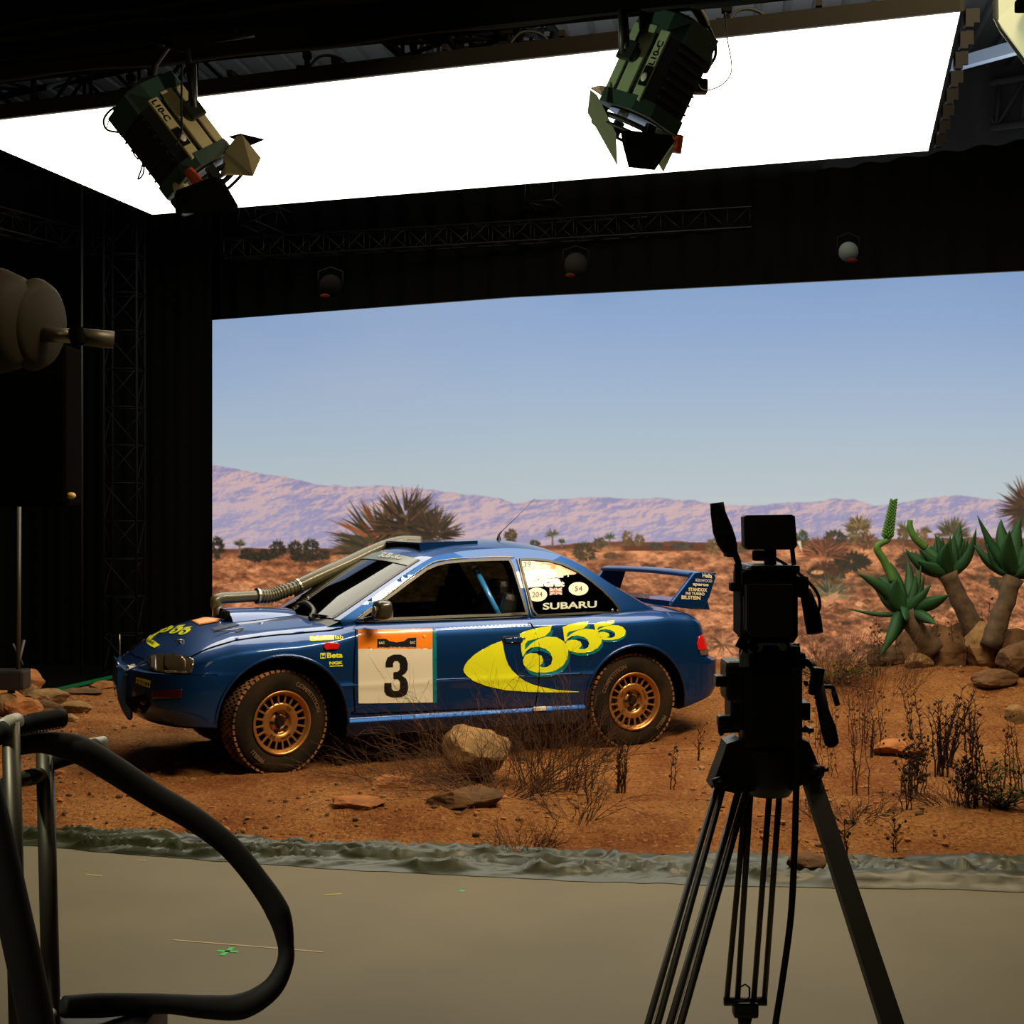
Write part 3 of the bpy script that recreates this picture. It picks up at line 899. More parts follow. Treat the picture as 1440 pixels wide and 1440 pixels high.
bush(1345, 1165, 40, .2, 'low dark dead shrub on the lower right slope', 34, up=.45, wide=.15, mats=(twig_d, twig))
bush(1200, 1150, 40, .16, 'low brown dead tuft right of the thick tripod leg', 35, up=.45, wide=.2, mats=(twig, twig_d))
bush(852, 1072, 20, .05, 'tiny dry tuft in the dirt before the rear wheel', 36, up=.4, wide=.02, r=.002)
bush(1225, 1015, 90, .34, 'hazy mass of fine dead twigs between the pan handle and the boulders', 37, up=.75, wide=.38, spread=.35, mats=(twig, twig_l), r=.0018)
bush(1170, 985, 60, .30, 'fine dead twigs just right of the tripod camera body', 38, up=.75, wide=.25, spread=.35, mats=(twig, twig_l), r=.0018)
# green leafy shrubs
leafm = mat('dark_green_shrub_leaf', (0.028, 0.045, 0.008), 0.8, spec=.1, noise_amt=.4, noise_scale=10)
def leafy(c, n, L, rad, label, seed, name='leafy_shrub', r=.004):
    rr = random.Random(seed); mb = MB(); lf = MB()
    for k in range(n):
        an = rr.uniform(0, 6.28); d = Vector((math.cos(an) * rad, math.sin(an) * rad * .6, rr.uniform(.3, 1))); pts = [c + Vector((0, 0, -.01))]
        for s in range(6):
            pts.append(pts[-1] + d.normalized() * L / 6 * rr.uniform(.7, 1.2)); d += Vector((rr.gauss(0, .2), rr.gauss(0, .2), rr.gauss(0, .1)))
        mb.tube(pts, [r * (1 - i / 9) for i in range(7)], 4, 0, cap=False)
        for s in range(1, 7):
            for q in range(7):
                an = rr.uniform(0, 6.28); l = rr.uniform(.02, .045); a = pts[s] + Vector((rr.gauss(0, .012), rr.gauss(0, .012), rr.gauss(0, .012)))
                e = a + Vector((math.cos(an), math.sin(an), rr.uniform(-.2, .8))) * l; sd = Vector((-math.sin(an), math.cos(an), .2)) * l * .22
                lf.add([a, (a + e) / 2 + sd, e, (a + e) / 2 - sd], [(0, 1, 2, 3)], 0)
    root = thing(name, label, 'shrub', c)
    for b_, nm, mt in ((mb, 'stems', twig_d), (lf, 'foliage', leafm)):
        o = b_.build(nm, mt, fix=False, origin=c); o.location = (0, 0, 0); o.parent = root
    return root
leafy(gpix(1408, 1135), 16, .3, .9, 'green leafy shrub low on the slope at the right picture edge', 5)
leafy(gpix(1170, 960), 26, .45, 1.5, 'dark green sprawling shrub right of the tripod camera near the screen', 6)

# ---------------- aloes
aloe_m = mat('aloe_leaf_green', (0.014, 0.065, 0.020), 0.65, spec=.25, noise_amt=.3, noise_scale=5)
aloe_b = mat('aloe_flower_green', (0.06, 0.16, 0.03), 0.65, spec=.25, noise_amt=.3, noise_scale=8)
bark = mat('aloe_trunk_bark', (0.10, 0.062, 0.032), 0.9, noise_amt=.5, noise_scale=14, bump=.5)
def leaf(mb, a, c, e, w, mi=0):
    """curved tapering channelled leaf a -> e through c"""
    N = 12; vs = []; fs = []
    P0, P1, P2 = Vector(a), Vector(c) * 2 - (Vector(a) + Vector(e)) / 2, Vector(e)
    for i in range(N + 1):
        t = i / N; p = P0 * (1 - t) ** 2 + P1 * 2 * t * (1 - t) + P2 * t * t
        tg = (P1 - P0) * (1 - t) + (P2 - P1) * t
        side = tg.cross(Vector((0, 1, 0)))
        if side.length < 1e-4: side = Vector((1, 0, 0))
        side.normalize(); nrm = side.cross(tg).normalized()
        ww = w * (0.62 + .38 * math.sin(min(t * 2.6, 1.57))) * (1 - t ** 2.2) + .0015
        th_ = w * .20 * (1 - t) + .002
        prof = [(-1, .35), (-.5, -.1), (0, -.25), (.5, -.1), (1, .35), (.5, .35 + .0), (0, .2), (-.5, .35)]
        for (sx, sn) in prof:
            vs.append(p + side * ww * sx + nrm * (sn * ww * .6 - (th_ if sn < .3 and sn != .2 else 0)))
    for i in range(N):
        for k in range(8):
            l = (k + 1) % 8
            fs.append((i * 8 + k, i * 8 + l, (i + 1) * 8 + l, (i + 1) * 8 + k))
    fs.append(tuple(range(8))); fs.append(tuple(N * 8 + k for k in range(7, -1, -1)))
    mb.add(vs, fs, mi, True)
def aloe(D, base, top, tw, leaves, label, flower=None, seed=0, extra=10, crown_r=60, spray=(-160, -20)):
    rr = random.Random(seed)
    b = P(*base, D); t = P(*top, D)
    root = thing('aloe', label, 'aloe', b)
    mb = Local(); k = D / F
    n = 9
    mb.tube([b.lerp(t, i / n) + Vector((rr.gauss(0, .006), 0, 0)) for i in range(n + 1)], [tw * k * (1.15 - .25 * i / n + (.25 if i == n else 0)) for i in range(n + 1)], 14)
    mb.part('trunk', bark, root)
    for (bx, by, mx_, my_, ex, ey, w, dy) in leaves:
        lf = Local()
        leaf(lf, P(bx, by, D), P(mx_, my_, D + dy * .5), P(ex, ey, D + dy), w * k)
        lf.part('leaf', aloe_m, root)
    for i in range(extra):
        an = math.radians(rr.uniform(*spray)); L = crown_r * rr.uniform(.75, 1.0); dy = rr.uniform(-.15, .3)
        ex, ey = top[0] + math.cos(an) * L, top[1] - 8 + math.sin(an) * L
        mx_, my_ = top[0] + math.cos(an) * L * .55 + rr.uniform(-5, 5), top[1] - 4 + math.sin(an) * L * .42
        lf = Local(); leaf(lf, P(top[0] + rr.uniform(-5, 5), top[1] - 2, D), P(mx_, my_, D + dy * .6), P(ex, ey, D + dy), 9 * k)
        lf.part('leaf', aloe_m, root)
    if flower:
        fb = Local()
        pts = spline([P(x, y, D) for x, y in flower], 5)
        fb.tube(pts, [6 * k * (1 - .45 * i / len(pts)) for i in range(len(pts))], 10)
        if seed == 1:
            s0 = P(1248, 760, D); s1 = P(1257, 705, D)
            for i in range(150):
                q = i / 150; an = i * 2.4; p = s0.lerp(s1, q); l = 9 * k * (1 - .45 * q)
                e = p + Vector((math.cos(an) * l, math.sin(an) * l, l * .8))
                fb.tube([p, e], [2.2 * k, 1.0 * k], 5)
        fb.part('flower_stalk', aloe_b, root)
    return root
aloe(12.0, (1312, 916), (1272, 862), 13, [
 (1272, 858, 1245, 830, 1205, 806, 12, -.1), (1270, 858, 1250, 835, 1226, 815, 12, .1), (1268, 858, 1252, 826, 1235, 812, 13, .25),
 (1272, 856, 1262, 820, 1252, 790, 11, .1), (1276, 856, 1280, 820, 1276, 788, 10, .2), (1278, 857, 1289, 830, 1295, 795, 6, .1),
 (1276, 858, 1292, 840, 1300, 806, 5, -.1), (1280, 856, 1310, 848, 1335, 836, 12, -.2), (1280, 862, 1300, 868, 1316, 878, 10, -.25),
 (1268, 866, 1262, 880, 1236, 926, 14, -.2), (1274, 862, 1274, 866, 1273, 872, 16, -.3), (1264, 862, 1235, 864, 1190, 855, 4, .1), (1268, 856, 1258, 838, 1262, 812, 15, -.1)],
 'green aloe with one flower spike, lowest and leftmost of the three', [(1256, 818), (1244, 790), (1234, 774), (1235, 767), (1241, 763), (1249, 758), (1252, 740), (1257, 712)], 1, 8, 52, (-150, -40))
aloe(12.3, (1372, 892), (1333, 806), 13, [
 (1333, 803, 1300, 795, 1273, 772, 13, 0), (1330, 803, 1312, 782, 1302, 768, 13, .1), (1333, 800, 1322, 775, 1320, 753, 13, .2),
 (1336, 800, 1345, 775, 1350, 735, 14, .1), (1338, 802, 1360, 785, 1373, 742, 9, -.1), (1335, 803, 1352, 790, 1361, 757, 12, .3), (1330, 804, 1310, 800, 1290, 788, 12, -.2), (1335, 804, 1330, 785, 1333, 762, 16, -.15)],
 'green aloe on a slanting trunk, middle of the three', [(1302, 770), (1287, 757), (1280, 742), (1280, 731)], 2, 14, 52, (-165, -55))
aloe(12.0, (1392, 910), (1425, 812), 13, [
 (1425, 806, 1400, 775, 1374, 724, 9, 0), (1425, 806, 1400, 798, 1388, 765, 4, -.1), (1428, 804, 1412, 765, 1408, 730, 14, .1),
 (1430, 804, 1428, 765, 1436, 728, 15, .2), (1435, 804, 1450, 770, 1465, 735, 14, 0), (1428, 806, 1418, 780, 1420, 745, 15, -.2), (1435, 806, 1460, 800, 1480, 780, 12, 0)],
 'green aloe cut by the right picture edge, tallest of the three', None, 3, 12, 70, (-150, -20))
# ------------------------------------------------------------------ the rally car
CA = math.radians(24.2); CC, CS = math.cos(CA), math.sin(CA)
U0 = 0.83; CZ = 0.075
# local frame of the car: x = towards its tail, y = away from the camera, z = up; near flank at y = 0
car_org = Vector((-1.434 - U0 * CC, 9.5 - U0 * CS, CZ))
CM = Matrix.Translation(car_org) @ Matrix.Rotation(CA, 4, 'Z')
CMI = CM.inverted()
car = thing('rally_car', 'blue two-door rally car with yellow 555 lettering and gold wheels on red dirt', 'car', car_org)
car.rotation_euler = (0, 0, CA)
HW = 0.85
def ray(px, py):
    o = CMI @ Vector((0, 0, CAMZ)); d = (CMI.to_3x3() @ Vector(((px - 720) / F, 1, -(py - 720) / F))).normalized()
    return o, d

blue = bpy.data.materials.new('blue_metallic_paint'); blue.use_nodes = True
nt = blue.node_tree; b = nt.nodes['Principled BSDF']
b.inputs['Base Color'].default_value = (0.0005, 0.042, 0.19, 1); b.inputs['Metallic'].default_value = 0.72
b.inputs['Roughness'].default_value = 0.42; b.inputs['Coat Weight'].default_value = 1.0; b.inputs['Coat Roughness'].default_value = 0.02
b.inputs['Coat IOR'].default_value = 1.5
MATS['blue'] = blue
trim_b = mat('black_car_trim', (0.008, 0.008, 0.008), 0.4)
under = mat('underbody_black', (0.004, 0.004, 0.004), 0.9, spec=.1)
def decal_mat(n, c): return mat(n, c, 0.35, coat=0.6)
yel = decal_mat('fluorescent_yellow_film', (0.72, 0.78, 0.015)); teal = decal_mat('teal_film', (0.0, 0.16, 0.20))
org = decal_mat('orange_film', (0.9, 0.24, 0.01)); cream = decal_mat('white_film', (0.72, 0.68, 0.58)); blk = decal_mat('black_film', (0.006, 0.006, 0.006))
redf = decal_mat('red_film', (0.5, 0.02, 0.02)); bluef = decal_mat('navy_film', (0.01, 0.02, 0.14))
silverf = decal_mat('silver_film', (0.42, 0.48, 0.40))

ZB = [(-.2, .42), (.0, .40), (.37, .385), (.43, .30), (.8, .27), (3.5, .28), (3.8, .33), (4.1, .42), (4.2, .46)]
HS = [(-.12, .78), (0, .80), (.17, .865), (.3, .905), (.5, .95), (.8, .985), (1.14, 1.005), (1.35, 1.03), (3.3, 1.035), (3.6, 1.04), (3.9, 1.02), (4.05, .98), (4.2, .93)]
HC = [(-.12, .83), (0, .885), (.17, .955), (.3, .985), (.5, 1.015), (.8, 1.03), (1.14, 1.06), (1.35, 1.07), (3.4, 1.08), (3.6, 1.085), (3.9, 1.065), (4.05, 1.02), (4.2, .95)]
RS = [(-.1, .06), (.3, .12), (.9, .15), (1.2, .13), (1.38, .10), (3.2, .09), (3.6, .09), (4.2, .06)]
def Wf(u):
    if u < .5:
        q = min(max(1 - (u + .07) / .50, 0), 1); f = (1 - q ** 2.5) ** (1 / 2.5)
    elif u > 3.75:
        q = min(max((u - 3.85) / .35, 0), 1); f = (1 - q ** 3.0) ** (1 / 3.0)
    else: f = 1
    fl = 0.022 * (math.exp(-((u - .81) / .34) ** 4) + math.exp(-((u - 3.36) / .32) ** 4))
    return max((HW - .004 + fl) * f, 0.002)
def shear(u, w):
    s = 0
    if u < .7:
        fade = (1 - (u + .07) / .77) ** 2
        s += fade * (max(w - .74, 0) * 1.1 + max(.50 - w, 0) * 1.0)
        if w > .735: s += fade * 0.05
    if u > 3.5:
        fade = ((u - 3.5) / .7) ** 2
        s -= fade * (max(w - .72, 0) * .35 + max(.48 - w, 0) * .9)
        if w > .69: s -= fade * .09
    return s
def side_off(w, hs):
    wn = 1.03 - (hs - w)
    o = 0.03 * max((.45 - w) / .15, 0) ** 2
    o += 0.035 * max((wn - .74) / .26, 0) ** 2
    return min(o, .12)
def section(u):
    W = Wf(u); hs = interp(u, HS); hc = interp(u, HC); zb = interp(u, ZB); rs = interp(u, RS)
    k = min(W / HW, 1)
    pts = [(0, zb + .03), (.35 * W, zb + .02), (.7 * W, zb + .005)]
    pts.append((max(W - .06 * k - side_off(zb, hs) * k, 0), zb))
    top = hs - rs * .75
    zs = [zb + .02] + [v for v in np.linspace(zb + .05, .60, 7)] + [.613, .625, .637, .65] + list(np.linspace(.675, .725, 3)) + [.734, .737] + list(np.linspace(.76, top, 9))
    for z in zs:
        z = min(z, top)
        cr = 0.010 * math.exp(-((z - .628) / .011) ** 2) if .95 < u < 3.2 else 0
        pts.append((max(W - (side_off(z, hs) - cr * 0.9) * k, 0), z))
    y0 = pts[-1][0]; xo = side_off(hs, hs) - side_off(top, hs)
    for a in range(1, 9):
        t = a / 8 * math.pi / 2
        pts.append((max(y0 - (rs * 1.25 * (1 - max(math.cos(t), 0) ** 1.45)) * k, 0), top + (hs - top) * math.sin(t) ** 1.45))
    y1 = pts[-1][0]
    for a in range(1, 13):
        q = 1 - a / 12
        pts.append((y1 * q, hs + (hc - hs) * (1 - q ** 2.0)))
    return pts
us = list(-.07 + .46 * (1 - np.cos(np.linspace(0, math.pi / 2, 22)))) + list(np.arange(.42, 3.8, .04)) + list(3.82 + .38 * np.sin(np.linspace(0, math.pi / 2, 20)))
bm = bmesh.new()
secs = [section(u) for u in us]
NP = len(secs[0])
rows = []
for u, s in zip(us, secs):
    near = [bm.verts.new((u + shear(u, w), HW - y, w - CZ)) for y, w in s]
    far = [bm.verts.new((u + shear(u, w), HW + y, w - CZ)) for y, w in s[1:-1]]
    rows.append(near + far[::-1])
nr = len(rows[0])
for i in range(len(rows) - 1):
    for j in range(nr):
        k = (j + 1) % nr
        bm.faces.new((rows[i][j], rows[i + 1][j], rows[i + 1][k], rows[i][k]))
bm.faces.new(rows[0]); bm.faces.new(rows[-1][::-1])
bmesh.ops.remove_doubles(bm, verts=bm.verts, dist=0.00005)
bmesh.ops.recalc_face_normals(bm, faces=bm.faces)
for f in bm.faces: f.smooth = True
me = bpy.data.meshes.new('body_shell'); bm.to_mesh(me); bm.free()
me.materials.append(blue); me.materials.append(under)
body = bpy.data.objects.new('body_shell', me); COL.objects.link(body)
# wheel arches are cut out of the shell
ARCH = [(.81, .405, .425), (3.365, .41, .395)]
cut = MB()
for (cu, cw, r) in ARCH:
    for (y0, y1) in ((-.2, .34), (1.36, 1.9)):
        pl_ = [(cu + r * math.cos(t), y0, cw - CZ + r * math.sin(t)) for t in np.linspace(0, math.pi, 41)] + [(cu - r, y0, -.1), (cu + r, y0, -.1)]
        cut.prism(pl_, (0, y1 - y0, 0))
cutter = None
def bool_diff(ob, cutmb):
    co = cutmb.build('cutter', under)
    md = ob.modifiers.new('b', 'BOOLEAN'); md.operation = 'DIFFERENCE'; md.object = co; md.solver = 'EXACT'; md.use_self = True
    dg = bpy.context.evaluated_depsgraph_get()
    nm = bpy.data.meshes.new_from_object(ob.evaluated_get(dg))
    ob.modifiers.clear(); old = ob.data; ob.data = nm
    nm.name = ob.name
    bpy.data.objects.remove(co)
bool_diff(body, cut)
bm = bmesh.new(); bm.from_mesh(body.data)
kill = []
for f in bm.faces:
    c = f.calc_center_median()
    inside = any(math.hypot(c.x - cu, c.z - (cw - CZ)) < r - .004 or (abs(math.hypot(c.x - cu, c.z - (cw - CZ)) - r) < .012 and abs(f.normal.y) < .3) for cu, cw, r in ARCH)
    edgew = any(c.z < cw - CZ and abs(abs(c.x - cu) - r) < .012 and abs(f.normal.x) > .7 for cu, cw, r in ARCH)
    f.material_index = 1 if ((inside or edgew) and .004 < c.y < 1.69 ) or f.normal.z < -.75 else 0
    if 1.40 < c.x < 3.35 and f.normal.z > .6 and c.z > .93 and .13 < c.y < 1.57: kill.append(f)
bmesh.ops.delete(bm, geom=kill, context='FACES')
bmesh.ops.remove_doubles(bm, verts=bm.verts, dist=0.0002)
bm.to_mesh(body.data); bm.free()
body.parent = car
for e_ in body.data.polygons: e_.use_smooth = True
mdw = body.modifiers.new('w', 'EDGE_SPLIT'); mdw.split_angle = math.radians(38)

def bvh_of(obs):
    vs, ps = [], []
    for o in obs:
        b0 = len(vs); m_ = o.data
        vs += [v.co.copy() for v in m_.vertices]; ps += [[b0 + i for i in p.vertices] for p in m_.polygons]
    return BVHTree.FromPolygons(vs, ps)
surf = {'body': bvh_of([body])}

def inside_eo(polys, x, y):
    c = False
    for pl in polys:
        n = len(pl); j = n - 1
        for i in range(n):
            xi, yi = pl[i]; xj, yj = pl[j]
            if (yi > y) != (yj > y) and x < (xj - xi) * (y - yi) / (yj - yi) + xi: c = not c
            j = i
    return c
def tess(polys, step):
    """triangulates a 2-D region (even-odd) with inner grid points"""
    vs, es = [], []
    for pl in polys:
        b0 = len(vs); q = []
        n = len(pl)
        for i in range(n):
            a, b_ = Vector(pl[i]), Vector(pl[(i + 1) % n])
            k = max(1, int((b_ - a).length / step))
            for s in range(k): q.append(a.lerp(b_, s / k))
        vs += q; es += [(b0 + i, b0 + (i + 1) % len(q)) for i in range(len(q))]
    xs_ = [v.x for v in vs]; ys_ = [v.y for v in vs]
    x = min(xs_) + step * .5
    while x < max(xs_):
        y = min(ys_) + step * .5
        while y < max(ys_):
            if inside_eo(polys, x, y): vs.append(Vector((x, y)))
            y += step
        x += step
    r = geometry.delaunay_2d_cdt(vs, es, [], 0, 1e-7)
    ov, of = r[0], r[2]
    fs = []
    for f in of:
        cx = sum(ov[i].x for i in f) / len(f); cy = sum(ov[i].y for i in f) / len(f)
        if inside_eo(polys, cx, cy): fs.append(tuple(f))
    return ov, fs
def decal(polys, mt, name, key, lift=.002, step=2.0, parent=None, label=None, mode='px', thick=0):
    """a film laid on a car surface; outline in photo pixels (px) or in car x, z (uw)"""
    v2, fs = tess(polys, step)
    vs = []; ok = []
    for p in v2:
        if mode == 'px': o, d = ray(p.x, p.y)
        elif mode == 'uw': o, d = Vector((p.x, -1, p.y - CZ)), Vector((0, 1, 0))
        elif mode == 'top': o, d = Vector((p.x, p.y, 3)), Vector((0, 0, -1))
        h, n_, _, _ = surf[key].ray_cast(o, d)
        if h is None: vs.append(Vector((0, 0, 0))); ok.append(False)
        else:
            if n_.dot(d) > 0: n_ = -n_
            vs.append(h + n_ * lift); ok.append(True)
    fs = [f for f in fs if all(ok[i] for i in f) and all((vs[f[i]] - vs[f[i - 1]]).length < .3 for i in range(3))]
    mb = MB(); mb.add(vs, fs, 0, True)
    o = mb.build(name, mt, car, fix=False)
    if parent: o.parent = parent
    bm = bmesh.new(); bm.from_mesh(o.data)
    bmesh.ops.delete(bm, geom=[v for v in bm.verts if not v.link_faces], context='VERTS')
    q = CMI @ Vector((0, 0, CAMZ))
    for f in bm.faces:
        if f.normal.dot(q - f.calc_center_median()) < 0: f.normal_flip()
    bm.to_mesh(o.data); bm.free()
    if thick:
        s_ = o.modifiers.new('s', 'SOLIDIFY'); s_.thickness = thick; s_.offset = -1
    if label: o['label'] = label
    return o

# fonts: outlines of the built-in font as 2-D meshes
def text2d(s, bold=0.0):
    cu = bpy.data.curves.new('t', 'FONT'); cu.body = s; cu.size = 1; cu.offset = bold; cu.resolution_u = 4
    ob = bpy.data.objects.new('t', cu); COL.objects.link(ob)
    dg = bpy.context.evaluated_depsgraph_get(); dg.update()
    m_ = bpy.data.meshes.new_from_object(ob.evaluated_get(dg))
    v = [(p.co.x, p.co.y) for p in m_.vertices]; f = [tuple(p.vertices) for p in m_.polygons]
    bpy.data.objects.remove(ob); bpy.data.meshes.remove(m_)
    x0 = min(p[0] for p in v); x1 = max(p[0] for p in v); y0 = min(p[1] for p in v); y1 = max(p[1] for p in v)
    return [((p[0] - x0) / (x1 - x0), (p[1] - y0) / (y1 - y0)) for p in v], f, (x1 - x0) / (y1 - y0)
def text_decal(s, quad, mt, key, lift=.0035, bold=.02, name='lettering', parent=None, slant=0):
    """quad: photo pixels of bottom-left, bottom-right, top-left of the text box"""
    v, f, asp = text2d(s, bold)
    bl, br, tl = [Vector(q) for q in quad]
    vs, ok = [], []
    for x, y in v:
        p = bl + (br - bl) * (x + slant * y) + (tl - bl) * y
        o, d = ray(p.x, p.y); h, n_, _, _ = surf[key].ray_cast(o, d)
        if h is None: vs.append(Vector((0, 0, 0))); ok.append(False)
        else:
            if n_.dot(d) > 0: n_ = -n_
            vs.append(h + n_ * lift); ok.append(True)
    f = [q for q in f if all(ok[i] for i in q)]
    mb = MB(); mb.add(vs, f, 0, False)
    o = mb.build(name, mt, car, fix=False)
    if parent: o.parent = parent
    return o

# ---- greenhouse
def vside(u, w):
    q = max(w - 1.03, 0)
    return .105 + .40 * q + .25 * q * q + 0.05 * max((u - 2.9) / .6, 0) ** 2 + .03 * max((1.6 - u) / .4, 0) ** 2
def pix_side(px, py):
    o, d = ray(px, py)
    lo, hi = 5.0, 16.0
    for _ in range(50):
        t = (lo + hi) / 2; p = o + d * t
        if p.y - vside(p.x, p.z + CZ) > 0: hi = t
        else: lo = t
    p = o + d * lo
    return (p.x, p.z + CZ)
rail_px = [(478, 872), (501, 856), (549, 822), (597, 789.5), (620, 780.5), (650, 775), (685, 772), (720, 771), (750, 773), (783, 779.5), (820, 796), (862, 823), (912, 853), (930, 862)]
rail = [pix_side(*p) for p in rail_px]
RT = spline([(u, 0, w) for u, w in rail], 6)     # 13*6+1 points
RT = [(p.x, p.z) for p in RT]
NT = len(RT) - 1
i_hd, i_rh = 3 * 6, 9 * 6            # windscreen header, rear header
def top_pt(i, s):
    u, w = RT[i]; v = vside(u, w)
    t = i / NT
    ctu = interp(i, [(0, -.20), (i_hd, -.11), (i_hd + 8, -.02), (i_rh - 6, 0), (i_rh, .02), (NT, .16)])
    crw = interp(i, [(0, .015), (i_hd, .045), (5 * 6, .06), (7 * 6, .06), (i_rh, .05), (NT, .03)])
    k = 1 - s * s
    e = 1 - abs(s) ** 3
    return Vector((u + ctu * k, HW + s * (HW - v), w + crw * (0.6 * k + .4 * e) - CZ))
def top_patch(name, i0, i1, s0, s1, mt, ns=20, lift=0.0, thick=0, label=None):
    mb = MB(); vs = []
    for i in range(i0, i1 + 1):
        for k in range(ns + 1):
            s = s0 + (s1 - s0) * k / ns
            p = top_pt(i, s)
            vs.append(p + Vector((0, 0, lift)))
    n = ns + 1
    mb.add(vs, [((i) * n + k, (i) * n + k + 1, (i + 1) * n + k + 1, (i + 1) * n + k) for i in range(i1 - i0) for k in range(ns)], 0, True)
    o = mb.build(name, mt, car, fix=False)
    if sum(p.normal.z for p in o.data.polygons) < 0: o.data.flip_normals()
    if thick:
        sd = o.modifiers.new('s', 'SOLIDIFY'); sd.thickness = thick; sd.offset = -1
    if label: o['label'] = label
    return o
SP = .925
roof = top_patch('roof', i_hd, i_rh, -1, 1, blue, 40, thick=.0)
pil1 = top_patch('windscreen_pillar', 0, i_hd, -1, -SP, blue, 3)
pil2 = top_patch('windscreen_pillar', 0, i_hd, SP, 1, blue, 3)
pil3 = top_patch('rear_pillar', i_rh, NT, -1, -.88, blue, 4)
pil4 = top_patch('rear_pillar', i_rh, NT, .88, 1, blue, 4)
wglass = glass_mat('windscreen_glass', (0.10, 0.13, 0.11), 1.0)
sglass = glass_mat('side_window_glass', (0.6, 0.64, 0.55), 1.0)
qglass = glass_mat('tinted_window_glass', (0.02, 0.03, 0.02), 1.2)
ws = top_patch('windscreen', 1, i_hd, -SP, SP, wglass, 24, lift=-.002)
rg = top_patch('rear_window', i_rh, NT - 3, -.88, .88, qglass, 24, lift=-.002)
sf = top_patch('rear_shelf', NT - 3, NT, -.88, .88, blue, 24)

# sides with window openings
win_f = [(503, 871), (513, 862), (545, 838), (572, 818), (598, 799), (612, 793), (626, 789.5), (660, 786.5), (690, 785.5), (716, 785), (722, 796), (732, 828), (742, 862), (741, 865), (700, 867), (640, 869), (580, 871.5), (540, 873)]
win_r = [(730, 785.5), (750, 785.5), (770, 787), (790, 792), (811, 802), (830, 815), (848, 830), (862, 844), (871, 856), (872, 861), (866, 863.5), (840, 863), (800, 865), (755, 867), (748, 860), (738, 822), (731, 795)]
WF = [pix_side(*p) for p in win_f]; WR = [pix_side(*p) for p in win_r]
outline = [RT[i] for i in range(0, NT + 1)] + [(RT[-1][0] - .03, 1.0), (2.5, .99), (RT[0][0] + .02, .99)]
def side_mesh(polys, mt, name, step=.04, off=0.0, thick=0, far=False, parent=None, label=None, smooth=True):
    v2, fs = tess(polys, step)
    vs = [Vector((p.x, vside(p.x, p.y) + off, p.y - CZ)) for p in v2]
    if far: vs = [Vector((v.x, 2 * HW - v.y, v.z)) for v in vs]
    if far: fs = [f[::-1] for f in fs]
    mb = MB(); mb.add(vs, fs, 0, smooth)
    o = mb.build(name, mt, car, fix=False)
    if o.data.polygons and sum(p.normal.y for p in o.data.polygons) * (-1 if far else 1) > 0: o.data.flip_normals()
    if thick:
        for p in o.data.polygons: p.use_smooth = False
        sd = o.modifiers.new('s', 'SOLIDIFY'); sd.thickness = thick; sd.offset = 0
    if parent: o.parent = parent
    if label: o['label'] = label
    return o
def inset(poly, d):
    n = len(poly); out = []
    ar = sum(poly[i][0] * poly[(i + 1) % n][1] - poly[(i + 1) % n][0] * poly[i][1] for i in range(n))
    sg = 1 if ar > 0 else -1
    for i in range(n):
        a, b_, c = Vector(poly[i - 1]), Vector(poly[i]), Vector(poly[(i + 1) % n])
        e1, e2 = (b_ - a).normalized(), (c - b_).normalized()
        n1, n2 = Vector((-e1.y, e1.x)) * sg, Vector((-e2.y, e2.x)) * sg
        m_ = (n1 + n2); m_ = m_.normalized() / max(m_.normalized().dot(n1), .5)
        out.append(tuple(b_ + m_ * d))
    return out
for far in (False, True):
    side_mesh([outline, WF, WR], blue, 'side_panel', step=.025, far=far)
    side_mesh([WF, inset(WF, .018)], trim_b, 'window_frame', off=-.004, thick=.012, far=far)
    side_mesh([WR, inset(WR, .014)], trim_b, 'window_frame', off=-.004, thick=.012, far=far)
    if far: side_mesh([inset(WF, .012)], qglass, 'side_window', off=.006, far=far)
    else:   # the near pane is wound down, only its curved top edge shows
        low = [pix_side(*p) for p in [(548, 871), (580, 864), (620, 859), (660, 857), (700, 857), (738, 861), (741, 865), (700, 867), (640, 869), (580, 871.5)]]
        side_mesh([low], sglass, 'side_window', off=.010)
    q_ = side_mesh([inset(WR, .010)], qglass, 'quarter_window', off=.004, far=far)
    if not far: qwin = q_
# pale edge line of the door frame
def edge_line(pxs, r, mt, name, key=None, off=-.012, parent=None):
    pts = []
    for p in pxs:
        u, w = pix_side(*p); pts.append(Vector((u, vside(u, w) + off, w - CZ)))
    mb = MB(); mb.tube(spline(pts, 5), r, 6, 0)
    return mb.build(name, mt, parent or car)
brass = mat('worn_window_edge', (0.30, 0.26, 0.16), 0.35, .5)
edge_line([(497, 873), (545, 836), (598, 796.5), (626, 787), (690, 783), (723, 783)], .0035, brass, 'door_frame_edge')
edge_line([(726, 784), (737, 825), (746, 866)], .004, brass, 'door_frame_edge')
edge_line([(500, 875), (580, 873), (660, 871), (742, 867.5)], .006, trim_b, 'window_sill_trim', off=-.006)
edge_line([(746, 868), (810, 867), (868, 865.5)], .005, trim_b, 'window_sill_trim', off=-.004)
surf['quarter'] = bvh_of([qwin]); surf['roof'] = bvh_of([roof])
surf['screen'] = bvh_of([ws])

